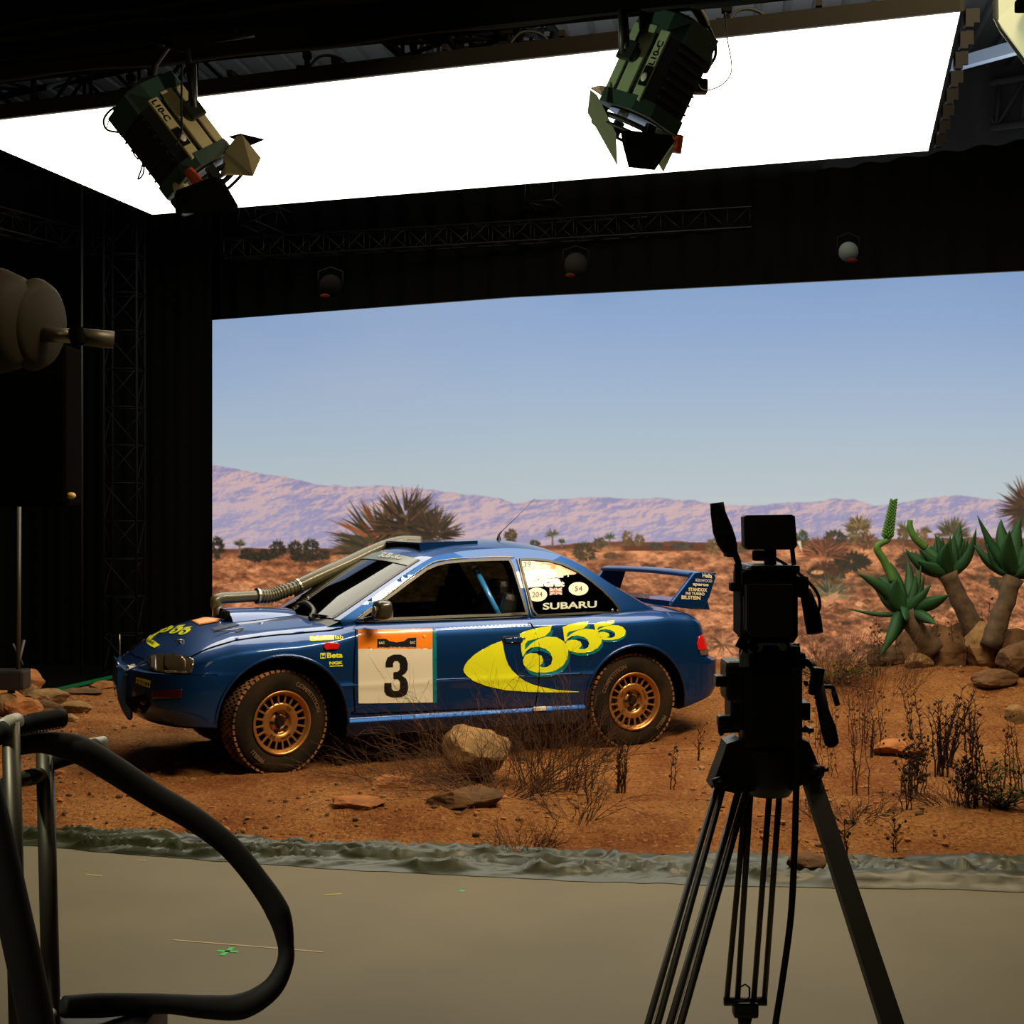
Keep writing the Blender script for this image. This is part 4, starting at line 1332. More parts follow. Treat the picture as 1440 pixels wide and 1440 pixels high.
# ---- door panel, laid on the shell
def uwpx(px, py):
    o, d = ray(px, py); h, n_, _, _ = surf['body'].ray_cast(o, d)
    return (h.x, h.z + CZ)
dpx = [(499, 884), (500, 900), (498, 925), (497, 960), (499, 1000), (504, 1004), (620, 999), (740, 994), (753, 990), (757, 960), (757.5, 905), (752, 888), (746, 877)]
D = [uwpx(*p) for p in dpx]
D = [(1.30, .985)] + D + [(2.545, .985)]
seam_m = mat('panel_gap', (0.002, 0.002, 0.002), .9, spec=0)
door = decal([inset(D, .004)], blue, 'door', 'body', lift=.0035, step=.03, mode='uw')
surf['flank'] = bvh_of([body, door])
def line_uw(pts, r, mt, name, key='body', mode='uw', lift=0.0):
    out = []
    for p in spline([(a, b_, 0) for a, b_ in pts], 6):
        if mode == 'uw': o, d = Vector((p.x, -1, p.y - CZ)), Vector((0, 1, 0))
        elif mode == 'px': o, d = ray(p.x, p.y)
        else: o, d = Vector((p.x, p.y, 3)), Vector((0, 0, -1))
        h, n_, _, _ = surf[key].ray_cast(o, d)
        if h: out.append(h + (-n_ if n_.dot(d) > 0 else n_) * lift)
    mb = MB(); mb.tube(out, r, 6)
    return mb.build(name, mt, car)
line_uw([D[0], D[1], D[2], D[3], D[4], D[5]], .0035, seam_m, 'door_gap')
line_uw([D[9], D[10], D[11], D[12], D[13], D[14]], .0035, seam_m, 'door_gap')
line_uw([D[5], D[6], D[7], D[8], D[9]], .0035, seam_m, 'door_gap')
line_uw([(.20, .735), (.3, .735), (.39, .735)], .003, seam_m, 'bumper_gap')
# pressed crease across the door and rear wing, as a slim raised rib
line_uw([(1.33, .64), (1.8, .637), (2.2, .634), (2.52, .632)], .0045, blue, 'door_crease', 'flank')
line_uw([(2.6, .632), (2.75, .631), (2.93, .630)], .0045, blue, 'flank_crease', 'flank')
# bonnet
hoodpts = [(.10, .28)] + [(.115, .2)] + [(.18, .155), (.28, .132), (.5, .115), (.8, .105), (1.12, .10), (1.24, .105)]
hl = [(u, v) for u, v in hoodpts]
hood_poly = hl + [(1.16, .4), (1.10, .85), (1.16, 1.3)] + [(u, 2 * HW - v) for u, v in hl[::-1]] + [(.05, 1.3), (.03, .85), (.05, .4)]
hood = decal([inset(hood_poly, .004)], blue, 'bonnet', 'body', lift=.005, step=.03, mode='top')
surf['hood'] = bvh_of([hood, body])
line_uw(hl, .004, seam_m, 'bonnet_gap', 'body', 'top')
line_uw([(u, 2 * HW - v) for u, v in hl], .004, seam_m, 'bonnet_gap', 'body', 'top')
# side skirt
mb = MB()
mb.prism([(1.235, -.022, .385 - CZ), (1.235, .0, .415 - CZ), (1.235, .06, .42 - CZ), (1.235, .07, .29 - CZ), (1.235, .03, .29 - CZ)], (1.73, 0, 0))
sk = mb.build('side_skirt', blue, car); bv = sk.modifiers.new('b', 'BEVEL'); bv.width = .012; bv.segments = 3
mb = MB(); mb.prism([(1.235, 2 * HW + .018, .30 - CZ), (1.235, 2 * HW, .42 - CZ), (1.235, 2 * HW - .06, .42 - CZ), (1.235, 2 * HW - .06, .29 - CZ)], (1.73, 0, 0)); mb.build('side_skirt', blue, car)
mb = MB(); mb.box((2.60, -.018, .405 - CZ), (.10, .02, .03), bev=.008); mb.build('jack_point', cream, car)
# arch lips
for cu, cw, r in ARCH:
    for yy in (.0, 2 * HW):
        pts = []
        for a in range(-8, 189, 7):
            t = math.radians(a); u = cu + math.cos(t) * (r + .008); w = cw + math.sin(t) * (r + .008)
            h, n_, _, _ = surf['body'].ray_cast(Vector((u, -1 if yy == 0 else 3, w - CZ)), Vector((0, 1 if yy == 0 else -1, 0)))
            if h is not None and abs(h.y - yy) < .2: pts.append(h)
        mb = MB(); mb.tube(pts, .011, 8); mb.build('arch_lip', blue, car)
# floor pan and interior
mb = MB(); mb.box((2.1, HW, .30 - CZ), (3.3, 1.3, .05)); mb.build('underbody', under, car)
mb = MB(); mb.box((1.36, HW, .85), (.34, 1.42, .16), bev=.04); mb.box((1.5, HW, .6), (.1, 1.4, .4)); mb.build('dashboard', under, car)
for yy in (.45, 1.25):
    mb = MB()
    mb.box((2.15, yy, .42), (.5, .48, .14), bev=.05)
    mb.box((2.42, yy, .76), (.12, .5, .72), Matrix.Rotation(math.radians(-14), 3, 'Y').inverted(), bev=.05)
    mb.box((2.50, yy, 1.10), (.11, .28, .2), bev=.05)
    mb.box((2.36, yy - .25, .80), (.2, .06, .3), bev=.03); mb.box((2.36, yy + .25, .80), (.2, .06, .3), bev=.03)
    mb.build('bucket_seat', trim_b, car)
mb = MB(); mb.tube([Vector((1.62, .45, .88)) + Vector((.05 * math.sin(t), .17 * math.cos(t), .165 * math.sin(t))) for t in np.linspace(0, 6.283, 33)[:-1]], .014, 8, closed=True)
mb.beam((1.60, .30, .87), (1.62, .60, .87), .03, .02); mb.build('steering_wheel', trim_b, car)
cage = mat('blue_roll_cage', (0.03, 0.22, 0.6), .35, coat=.6)
def tubepart(pts, r, mt, name, sub=6):
    mb = MB(); mb.tube(spline(pts, sub) if len(pts) > 2 else pts, r, 12); return mb.build(name, mt, car)
def pin(px, py, v):
    o, d = ray(px, py); t = (v - o.y) / d.y; return o + d * t
pa, pb_ = pin(667, 797, .42), pin(707, 876, .20)
bar = tubepart([pa, pb_], .021, cage, 'roll_cage_bar')
mb = MB(); mb.sphere(pa, .026, 2); o = mb.build('padding_end', cream, car); o.parent = bar
for yy in (.32, 1.38):
    tubepart([(2.62, yy - (.12 if yy < .8 else -.12), .3), (2.60, yy - (.02 if yy < .8 else -.02), 1.0), (2.5, yy + (.05 if yy < .8 else -.05), 1.36)], .02, under, 'roll_cage_bar')
tubepart([(2.5, .37, 1.36), (2.5, .85, 1.39), (2.5, 1.33, 1.36)], .02, under, 'roll_cage_bar')
tubepart([(2.5, 1.33, 1.33), (2.62, .35, .55)], .02, under, 'roll_cage_bar')

# ---- bumper, lights, front detail
def patch_px(poly, mt, name, lift, key='body', thick=.006, step=2.5, **k): return decal([poly], mt, name, key, lift=lift, step=step, thick=thick, **k)
lens = bpy.data.materials.new('headlamp_lens'); lens.use_nodes = True
b = lens.node_tree.nodes['Principled BSDF']; b.inputs['Base Color'].default_value = (0.10, 0.075, 0.045, 1); b.inputs['Roughness'].default_value = .12; b.inputs['Metallic'].default_value = .55; b.inputs['Coat Weight'].default_value = 1
hl_px = [(209, 924), (214, 921.5), (235, 920.5), (255, 922), (268, 925.5), (273, 928), (272, 938), (270, 946), (262, 948.5), (235, 948), (218, 945), (211, 940)]
head = patch_px(hl_px, lens, 'headlamp', .008)
patch_px([(233, 924), (243, 922), (256, 923.5), (262, 930), (262, 940), (256, 947), (240, 946.5), (233, 938)], mat('headlamp_reflector', (.16, .12, .07), .15, .8), 'reflector', .016, parent=head)
patch_px([(234, 944.5), (263, 945.5), (263, 947.5), (234, 947)], mat('lamp_chrome', (.7, .6, .4), .15, .9), 'lamp_rim', .018, parent=head)
patch_px([(213, 924), (220, 923), (221, 944), (214, 940)], mat('indicator_lens', (.12, .10, .10), .15, .3), 'indicator', .012, parent=head)
patch_px([(214, 971), (256, 969), (256, 981), (215, 983)], mat('dark_red_lens', (0.05, 0.002, 0.002), .3, coat=.5), 'bumper_marker', .006)
patch_px([(165, 985), (205, 975), (212, 990), (204, 1003), (190, 1002)], under, 'bumper_intake', .004)
for k, (x, y) in enumerate([(203, 988), (197, 999)]):
    patch_px([(x - 5, y), (x, y - 5), (x + 5, y), (x, y + 5)], mat('fog_lamp_glass', (.05, .02, .012), .2, .5), 'fog_lamp', .008)
# far side headlamp
def mirror(o):
    c = o.copy(); c.data = o.data.copy(); COL.objects.link(c); c.modifiers.clear()
    for v in c.data.vertices: v.co.y = 2 * HW - v.co.y
    c.data.flip_normals(); return c
hm = mirror(head)
# auxiliary lamp pod, a shallow blue shell standing on the front edge of the bumper
pod = MB()
p1, p2 = pin(163, 930, .80), pin(186, 1015, .70)
podpts = [(163, 936), (165, 930), (176, 940), (186, 946), (187, 1012), (181, 1014), (172, 1000), (166, 985), (163, 965)]
base_y = .52
ring_ = [pin(x, y, .62) for x, y in podpts]
pod.prism(ring_, (0.05, .46, 0))
po = pod.build('lamp_pod', blue, car); bv = po.modifiers.new('b', 'BEVEL'); bv.width = .02; bv.segments = 4
mb = MB(); mb.beam(pin(163, 937, .60), pin(176, 936.5, .60), .006, .006); mb.beam(pin(176, 936.5, .6), pin(176, 942, .6), .006, .006); mb.beam(pin(176, 948.5, .6), pin(186, 948, .6), .006, .008)
mb.build('pod_bracket', steel, car)
mb = MB(); mb.tube([pin(168, 892, .9), pin(168.5, 905, .9), pin(168.5, 935, .9)], .004, 6); mb.build('whip_mast', steel, car)
# tail lamp and rear bumper edge
tl = mat('tail_lamp_red', (0.55, 0.008, 0.006), .2, coat=1)
patch_px([(982, 895), (990, 891), (1001, 887), (1006, 886), (1007, 893), (1003, 905), (999, 912), (990, 914), (981, 914), (980, 905)], tl, 'tail_lamp', .008, step=2)
patch_px([(984, 915), (999, 913), (1000, 921), (986, 922)], mat('clear_lower_lens', (.10, .08, .06), .2), 'reversing_lamp', .005, step=2)
# fender repeater
patch_px([(455, 907), (457, 904.5), (474, 904), (476.5, 906), (475.5, 911), (473, 913), (458, 913.5), (455.5, 911)], tl, 'side_indicator', .012, thick=.012, step=1.5)
# door handle
hd = patch_px([(706, 896), (711, 894.5), (733, 894), (737, 897), (737, 904), (733, 906.5), (712, 907.5), (708, 904)], trim_b, 'handle_recess', .003, 'flank', thick=.002, step=1.5)
hn = patch_px([(709, 898), (732, 896), (735, 899), (734, 903), (711, 904)], blue, 'handle', .012, 'flank', thick=.01, step=1.5); hn.parent = hd
for o_ in (hd,): o_.parent = door
patch_px([(734, 897), (736.5, 895.5), (739, 898), (736.5, 900.5)], steel, 'door_lock', .006, 'flank', step=1)
# mirror
mr = MB()
mcx = pin(537, 858, -.06)
mr.sphere((0, 0, 0), 1, 3)
vs = mr.v; mr.v = []
for v in vs:
    v = Vector(v); x = math.copysign(abs(v.x) ** .6, v.x); y = math.copysign(abs(v.y) ** .6, v.y); z = math.copysign(abs(v.z) ** .6, v.z)
    mr.v.append(tuple(mcx + Vector((x * .055 + z * .008, y * .085, z * .066))))
o = mr.build('door_mirror', mat('olive_mirror_shell', (.03, .028, .016), .3, coat=.5), car)
mb = MB(); mb.beam(pin(528, 868, .02), pin(512, 872, .06), .05, .03, bev=.01); mb.build('mirror_arm', trim_b, car).parent = o
mb = MB(); mb.sphere(mcx + Vector((0, 0, 0)) + Vector((-.060, -.03, -.005)), .03, 2, scale=(.3, 1, 1.2)); mb.build('mirror_bolt', steel, car).parent = o
o2 = mirror(o)
# snorkel hose up over the windscreen
hosem = mat('olive_rubber_hose', (.055, .05, .022), .4, coat=.3)
hz = [(305, 853, .98), (303, 845, .98), (312, 841, 1.0), (330, 840, 1.02), (362, 838, 1.05), (380, 838, 1.07), (398, 832, 1.09), (420, 824, 1.12), (450, 810, 1.15), (490, 792, 1.2), (530, 773, 1.24), (562, 762, 1.26), (592, 760.5, 1.26)]
def rad(i, n): return .034
pts = [pin(x, y, v) for x, y, v in hz]
mb = MB(); mb.tube(spline(pts[:5], 6), .040, 16); mb.build('intake_pipe', hosem, car)
cs = spline(pts[4:8], 14); 
mb = MB(); mb.tube(cs, [.046 + .006 * (1 if i % 3 == 0 else -1 if i % 3 == 1 else 0) for i in range(len(cs))], 16); mb.build('corrugated_hose', hosem, car)
ps = spline(pts[7:], 6)
mb = MB(); mb.tube(ps, [interp(i, [(0, .050), (8, .056), (20, .050), (len(ps), .034)]) for i in range(len(ps))], 16); mb.build('snorkel_tube', hosem, car)
for p_, q_ in ((pts[4], pts[5]), (pts[7], pts[8])):
    d_ = (q_ - p_).normalized(); mb = MB(); mb.cyl(p_ - d_ * .008, p_ + d_ * .008, .056); mb.build('hose_clamp', steel, car)
mb = MB(); mb.cyl(pin(308, 866, .96), pin(306, 852, .98), .032, .036); mb.build('intake_flange', steel, car)
# bonnet scoop behind the intake
def bump_on(name, cx, cy, L, Wd, H, mt, key='hood', nose=.25, mouth=False):
    mb = MB(); n, k = 24, 16; vs = []
    for i in range(n + 1):
        u = i / n
        prof_ = sstep(u / nose) * (1 - u ** 2.2 * .95) if not mouth else (1 - u ** 2.0) 
        for j in range(k + 1):
            s = -1 + 2 * j / k
            x = cx + L * u; y = cy + s * Wd * (1 - .15 * u)
            h, n_, _, _ = surf[key].ray_cast(Vector((x, y, 3)), Vector((0, 0, -1)))
            z = h.z if h else 0
            vs.append((x, y, z + H * prof_ * (1 - abs(s) ** 3.5) + .003))
    mb.add(vs, [(i * (k + 1) + j, (i + 1) * (k + 1) + j, (i + 1) * (k + 1) + j + 1, i * (k + 1) + j + 1) for i in range(n) for j in range(k)], 0, True)
    return mb.build(name, mt, car, fix=False)
sc_ = bump_on('bonnet_scoop', .62, HW, .55, .30, .062, blue, mouth=True)
mb = MB(); mb.box((.617, HW, .955), (.01, .5, .045)); mb.box((.60, HW - .16, .985), (.05, .10, .06), bev=.02); mb.build('scoop_mouth', under, car).parent = sc_
# bonnet vents and pins
def hood_quad(poly, mt, name, lift=.004, label=None): return decal([poly], mt, name, 'hood', lift=lift, step=1.6, label=label)
hood_quad([(330, 888), (341, 884), (343, 885.5), (333, 890)], mat('vent_mesh', (.01, .02, .06), .6), 'bonnet_vent')
hood_quad([(296, 884), (330, 876.5), (337, 879), (304, 887.5)], mat('vent_mesh', (.01, .02, .06), .6), 'bonnet_vent')
mb = MB(); mb.tube([pin(300, 889, .30), pin(320, 886, .3), pin(342, 883, .3)], .004, 6); mb.build('vent_lip', steel, car)
for (x, y) in ((253, 903.5), (261, 869.5)):
    h, n_, _, _ = surf['hood'].ray_cast(*ray(x, y))
    if h:
        mb = MB(); mb.cyl(h, h + Vector((0, 0, .02)), .012, n=10); mb.tube([h + Vector((-.03, 0, .012)), h + Vector((0, -.012, .02)), h + Vector((.03, 0, .012))], .004, 6)
        mb.build('bonnet_pin', steel, car)
# wiper and cowl clutter
mb = MB(); mb.beam(pin(438, 866, .4), pin(425, 846, .95), .018, .012); mb.beam(pin(440, 864, .35), pin(470, 868, .25), .02, .012)
mb.build('wiper', trim_b, car)
mb = MB(); mb.tube(spline([pin(436, 870, .35), pin(441, 858, .42), pin(431, 848, .6), pin(420, 850, .8)], 6), .016, 8); mb.build('cowl_pipe', mat('dark_olive', (.03, .03, .02), .4), car)
# cowl panel at the foot of the screen
cw_ = [top_pt(1, s / 10) for s in range(-10, 11)]
mb = MB(); vs = []
for p_ in cw_: vs += [p_ + Vector((.02, 0, -.002)), p_ + Vector((-.10, 0, -.05))]
mb.add(vs, [(2 * i, 2 * i + 1, 2 * i + 3, 2 * i + 2) for i in range(20)], 0, True); mb.build('cowl_panel', trim_b, car)
# windscreen black band and shade strip
def band(s0, s1, i0, i1, mt, name): return top_patch(name, i0, i1, s0, s1, mt, 20, lift=.004)
band(-SP, SP, i_hd - 2, i_hd, mat('grey_sun_strip', (.12, .14, .13), .3), 'sun_strip')
band(-SP, -SP + .04, 1, i_hd, trim_b, 'screen_seal'); band(SP - .04, SP, 1, i_hd, trim_b, 'screen_seal')
surf['strip'] = bvh_of([ws])
text_decal('SUBARU', [(532, 784.5), (562, 788), (541, 778.5)], mat('pale_grey_letter', (.4, .42, .4), .4), 'screen', lift=.012, bold=.03)
# roof vent flap
rv = MB()
def roof_h(x, y):
    h, n_, _, _ = surf['roof'].ray_cast(Vector((x, y, 3)), Vector((0, 0, -1)))
    return h.z if h else 1.3
vs = []
xs_r = [1.80, 2.22]; 
x0r, x1r, y0r, y1r = 1.92, 2.36, .50, 1.20
for (x, lift) in ((x0r, .05), (x1r, .008)):
    for y in (y0r, y1r): vs.append(Vector((x, y, roof_h(max(x, 1.9), y) + lift)))
rv.prism([vs[0], vs[1], vs[3], vs[2]], (0, 0, .012))
for y in (y0r, y1r):
    a_, b2_ = roof_h(1.93, y), roof_h(x1r, y)
    rv.prism([(x0r, y, a_ + .05), (x1r, y, b2_ + .01), (x1r, y, b2_), (1.93, y, a_ - .002)], (0, .01, 0))
rv.build('roof_vent', blue, car)
mb = MB(); mb.prism([(x0r + .012, y0r + .01, roof_h(1.93, y0r)), (x0r + .012, y1r, roof_h(1.93, y1r)), (x0r + .012, y1r, roof_h(1.93, y1r) + .045), (x0r + .012, y0r + .01, roof_h(1.93, y0r) + .045)], (.01, 0, 0)); mb.build('vent_opening', under, car)
# aerial
h = Vector((2.62, .72, roof_h(2.62, .72)))
mb = MB(); mb.cyl(h, h + Vector((0, 0, .035)), .018, .008); mb.cyl(h + Vector((0, 0, .035)), h + Vector((.02, 0, .06)), .008, .006)
ab = mb.build('aerial_base', trim_b, car)
tip = pin(752, 701, .72); mb = MB(); mb.tube([h + Vector((.01, 0, .05)), h.lerp(tip, .5) + Vector((.005, 0, .02)), tip], [.003, .0022, .0016], 5); mb.build('aerial_whip', trim_b, car).parent = ab

# ---- rear wing
wing_m = blue
def prism_px(pxs, v0, v1, mt, name, bev=.01, parent=None):
    mb = MB(); mb.prism([pin(x, y, v0) for x, y in pxs], (0, v1 - v0, 0))
    o = mb.build(name, mt, car); q = o.modifiers.new('b', 'BEVEL'); q.width = bev; q.segments = 3
    for p_ in o.data.polygons: p_.use_smooth = False
    if parent: o.parent = parent
    return o
ep = [(977, 805), (984, 804), (1005, 807), (1007, 812), (999, 838), (990, 857), (944, 852), (946, 846)]
near_end = prism_px(ep, .14, .185, blue, 'wing_end_plate')
epl = [pin(x, y, .14) for x, y in ep]
mb = MB(); mb.prism([Vector((p_.x, 2 * HW - p_.y - .045, p_.z)) for p_ in epl], (0, .045, 0)); o = mb.build('wing_end_plate', blue, car)
q = o.modifiers.new('b', 'BEVEL'); q.width = .01; q.segments = 3
zt = max(p_.z for p_ in epl); xb = [p_.x for p_ in epl]
x0w, x1w = min(xb[0], xb[1]) - .02, max(xb) 
mb = MB(); n = 14; vs = []
for k in range(n + 1):
    y = .17 + (2 * HW - .34) * k / n; s = -1 + 2 * k / n; cr = .012 * (1 - s * s)
    for (dx, dz) in ((-.03, -.03), (.0, -.008), (.06, .0), (.15, -.008), (.22, -.014), (.22, -.024), (.15, -.03), (.06, -.04), (.0, -.045)):
        vs.append((x0w + dx, y, zt + dz + cr))
m9 = 9
mb.add(vs, [(k * m9 + j, k * m9 + (j + 1) % m9, (k + 1) * m9 + (j + 1) % m9, (k + 1) * m9 + j) for k in range(n) for j in range(m9)], 0, True)
mb.add(vs[:m9], [tuple(range(m9))]); mb.add(vs[-m9:], [tuple(range(m9))])
mb.build('wing_blade', blue, car)
# lower lip of the wing across the boot lid
mb = MB(); mb.prism([(3.92, .18, 1.04 - CZ), (3.90, .18, 1.085 - CZ), (4.06, .18, 1.10 - CZ), (4.08, .18, 1.03 - CZ)], (0, 2 * HW - .36, 0)); mb.build('wing_lower_lip', blue, car)
surf['wing'] = bvh_of([near_end])
for s_, x0_, x1_, yb_, hh in (('Hella', 987.5, 1001, 812.3, 6), ('KENWOOD', 978, 1001, 818.2, 4.2), ('sparco', 974, 996, 825, 4.6), ('STANDOX', 968, 994, 831.3, 4.8), ('INI TURBO', 964, 990.5, 836.5, 4), ('BILSTEIN', 958, 984.5, 842.7, 5.2)):
    text_decal(s_, [(x0_, yb_ - .4), (x1_, yb_ + .9), (x0_, yb_ - .4 - hh)], cream, 'wing', lift=.004, bold=.03 if s_ != 'KENWOOD' else .0, parent=near_end)

# ---- livery
def zp(poly, x0, y0, s): return [(x0 + x / s, y0 + y / s) for x, y in poly]
def smooth(poly, k=3):
    n = len(poly); out = []
    for i in range(n):
        a, b_, c, d = [Vector(poly[(i + j) % n]) for j in (-1, 0, 1, 2)]
        for s in range(k):
            t = s / k
            p = 0.5 * ((2 * b_) + (c - a) * t + (2 * a - 5 * b_ + 4 * c - d) * t * t + (3 * b_ - a - 3 * c + d) * t ** 3)
            out.append((p.x, p.y))
    return out
FIVE = [(520, 180), (590, 152), (690, 128), (780, 115), (768, 160), (725, 200), (650, 222), (585, 238), (566, 262), (562, 310), (610, 262), (668, 224), (740, 204), (820, 208), (880, 243), (914, 310), (908, 378), (872, 436), (815, 475), (740, 495), (660, 495), (592, 472), (552, 430), (547, 392), (565, 352), (605, 336), (655, 338), (697, 358), (711, 392), (703, 420), (678, 440), (704, 452), (745, 448), (776, 425), (786, 380), (770, 335), (730, 302), (670, 284), (612, 292), (572, 322), (545, 368), (534, 320), (530, 260)]
bb1 = (520, 115, 915, 497)
def five(x0, y0, x1, y1): return [(x0 + (x - bb1[0]) / (bb1[2] - bb1[0]) * (x1 - x0), y0 + (y - bb1[1]) / (bb1[3] - bb1[1]) * (y1 - y0)) for x, y in FIVE]
fives = [five(520, 115, 915, 497), five(868, 82, 1188, 335), five(1122, 74, 1380, 232)]
for i, f5 in enumerate(fives):
    sh = zp([(x + (14 if i < 2 else 6), y + (34, 24, 18)[i]) for x, y in f5], 640, 860, 5.76)
    decal([sh], teal, 'numeral_shadow', 'flank', lift=.0035 + .0003 * i, step=2.2, label='teal drop shadow of a yellow numeral')
for i, f5 in enumerate(fives):
    decal([zp(f5, 640, 860, 5.76)], yel, 'numeral', 'flank', lift=.0055, step=2.2, label='yellow numeral 5, ' + ('largest', 'middle size', 'smallest')[i])
LEAF = [(65, 470), (78, 430), (105, 395), (150, 352), (205, 315), (290, 270), (376, 236), (386, 270), (396, 330), (408, 378), (428, 430), (455, 470), (500, 515), (560, 560), (620, 588), (690, 608), (820, 634), (1000, 648), (1000, 652), (800, 654), (600, 651), (400, 636), (250, 602), (150, 562), (95, 522), (70, 492)]
decal([zp(LEAF, 640, 860, 5.76)], yel, 'crescent_graphic', 'flank', lift=.0045, step=2.5, label='yellow pointed crescent below the door handle')
# door gap repeated over the film
line_uw([D[11], D[12], D[13]], .0042, seam_m, 'door_gap', 'flank', lift=.003)
line_uw([D[9], D[10], D[11]], .0042, seam_m, 'door_gap', 'flank', lift=.003)
Z3 = lambda poly: zp(poly, 480, 860, 3.4286)
decal([Z3([(436, 90), (458, 88), (460, 440), (438, 441)])], teal, 'plate_edge', 'flank', lift=.004, step=3, label='teal stripe along the number plate')
pl = decal([Z3([(80, 180), (438, 178), (440, 438), (82, 443)])], cream, 'number_plate', 'flank', lift=.0045, step=3, label='white number panel with a black 3')
decal([Z3([(80, 88), (438, 82), (438, 178), (80, 180)])], org, 'plate_header', 'flank', lift=.0045, step=3, parent=pl, label='orange header of the number panel')
decal([Z3([(172, 133), (212, 131), (232, 143), (265, 149), (300, 143), (322, 128), (360, 125), (360, 171), (172, 173)])], blk, 'plate_logo', 'flank', lift=.006, step=2, parent=pl)
text_decal('RAC', [Z3([(180, 158)])[0], Z3([(206, 157)])[0], Z3([(180, 146)])[0]], cream, 'flank', .0085, .02, parent=pl)
text_decal('RAC', [Z3([(330, 156)])[0], Z3([(354, 155)])[0], Z3([(330, 144)])[0]], cream, 'flank', .0085, .02, parent=pl)
THREE = [(212, 268), (212, 246), (222, 220), (250, 207), (285, 207), (310, 222), (319, 250), (318, 280), (307, 298), (290, 308), (310, 322), (320, 345), (320, 378), (311, 400), (290, 412), (250, 414), (218, 405), (206, 385), (206, 345), (240, 345), (241, 370), (250, 382), (272, 382), (282, 370), (282, 340), (272, 326), (250, 325), (250, 292), (270, 290), (281, 278), (281, 250), (272, 238), (256, 238), (248, 250), (248, 268)]
decal([Z3(THREE)], blk, 'race_number', 'flank', lift=.0065, step=1.6, parent=pl, label='black numeral 3')
decal([[(594, 894), (596, 891.5), (599, 894), (596.5, 897.5)]], mat('amber_dot', (.8, .45, .1), .4), 'plate_fastener', 'flank', lift=.008, step=1, parent=pl)
# fender film
K = lambda poly: zp(poly, 400, 860, 12)
decal([K([(425, 430), (445, 420), (840, 402), (838, 482), (440, 502), (425, 490)])], yel, 'sponsor_band', 'flank', lift=.004, step=2)
text_decal('MICHELIN', [K([(470, 490)])[0], K([(815, 475)])[0], K([(470, 432)])[0]], cream, 'flank', .006, .01)
text_decal('lab', [K([(855, 478)])[0], K([(990, 470)])[0], K([(855, 408)])[0]], yel, 'flank', .005, .02)
decal([K([(600, 700), (690, 695), (690, 793), (602, 797)]), K([(612, 712), (640, 745), (668, 745), (680, 708), (682, 785), (645, 760), (612, 788)])], yel, 'wrench_badge', 'flank', lift=.004, step=1.2)
text_decal('Beta', [K([(712, 785)])[0], K([(980, 778)])[0], K([(712, 695)])[0]], yel, 'flank', .004, .04)
text_decal('NGK', [K([(752, 896)])[0], K([(985, 890)])[0], K([(752, 842)])[0]], yel, 'flank', .004, .05)
decal([K([(758, 912), (984, 904), (984, 922), (758, 930)])], yel, 'sponsor_underline', 'flank', lift=.004, step=1.2)
# bonnet film
HH = lambda poly: zp(poly, 180, 840, 8)
hood_quad(HH([(x_ + 30, y_ + 22) for x_, y_ in [(500, 314), (430, 320), (340, 345), (250, 393), (195, 440), (178, 475), (190, 505), (240, 540), (275, 554), (335, 522), (290, 490), (255, 468), (232, 466), (262, 430), (335, 375), (425, 334)]]), yel, 'bonnet_crescent', .0065)
text_decal('SUBARU', [HH([(205, 500)])[0], HH([(285, 545)])[0], HH([(238, 474)])[0]], blk, 'hood', .009, .02)
for k, (bx, by) in enumerate(((330, 400), (440, 412), (545, 425))):
    # each numeral lies along the bonnet
    ex = Vector((95, 8)); ey = Vector((130, -88))
    if k == 2: ey = Vector((105, -82))
    poly = []
    for x, y in FIVE:
        q = (x - bb1[0]) / 395; w_ = 1 - (y - bb1[1]) / 382
        p = Vector((bx, by)) + ex * q + ey * w_ * 1.15
        poly.append((p.x, p.y))
    hood_quad(HH(poly), yel, 'bonnet_numeral', .0065)
hp = hood_quad(HH([(715, 268), (870, 226), (1045, 248), (1000, 284), (800, 318)]), org, 'bonnet_plate', .0065, label='orange event plate on the bonnet')
decal([HH([(735, 272), (872, 236), (1020, 254), (985, 279), (805, 309)])], mat('peach_film', (.75, .42, .2), .4), 'plate_field', 'hood', lift=.0085, step=1.6, parent=hp)
# bumper stickers
decal([[(193, 952), (213.5, 957), (213, 961), (192.5, 955)]], yel, 'sponsor_bar', 'body', lift=.008, step=1.5)
text_decal('PIRELLI', [(193, 961.5), (212.5, 967), (193, 956)], yel, 'body', .009, .03)
decal([[(179, 937), (190, 934.5), (193, 938), (183, 942)]], cream, 'bumper_sticker', 'body', lift=.008, step=1.2)
# quarter window stickers
QW = lambda x, y: (715 + x / 8.47, 775 + y / 8.47)
def ell(cx, cy, rx_, ry_, n=28): return [QW(cx + rx_ * math.cos(t), cy + ry_ * math.sin(t)) for t in np.linspace(0, 6.283, n + 1)[:-1]]
wf_ = decal([[QW(80, 85), QW(330, 110), QW(560, 150), QW(760, 235), QW(815, 262), QW(790, 280), QW(720, 285), QW(520, 325), QW(240, 365), QW(170, 368), QW(130, 240)]], mat('painted_reflection', (.50, .45, .29), .25, coat=.8), 'window_reflection', 'quarter', lift=.003, step=2.5, label='pale painted reflection on the upper half of the window'); wf_.parent = qwin  # overhead light's reflection painted as a paler patch on the pane
for txt, cx, cy, rx_, ry_ in (('39', 218, 165, 108, 72), ('204', 338, 522, 120, 82), ('54', 830, 452, 118, 80)):
    e_ = decal([ell(cx, cy, rx_, ry_)], cream, 'number_disc', 'quarter', lift=.006, step=1.6, label='white oval sticker reading ' + txt); e_.parent = qwin
    wd = 62 if len(txt) == 3 else 44
    text_decal(txt, [QW(cx - wd, cy + 32), QW(cx + wd, cy + 26), QW(cx - wd, cy - 28)], blk, 'quarter', .009, .0, parent=qwin)
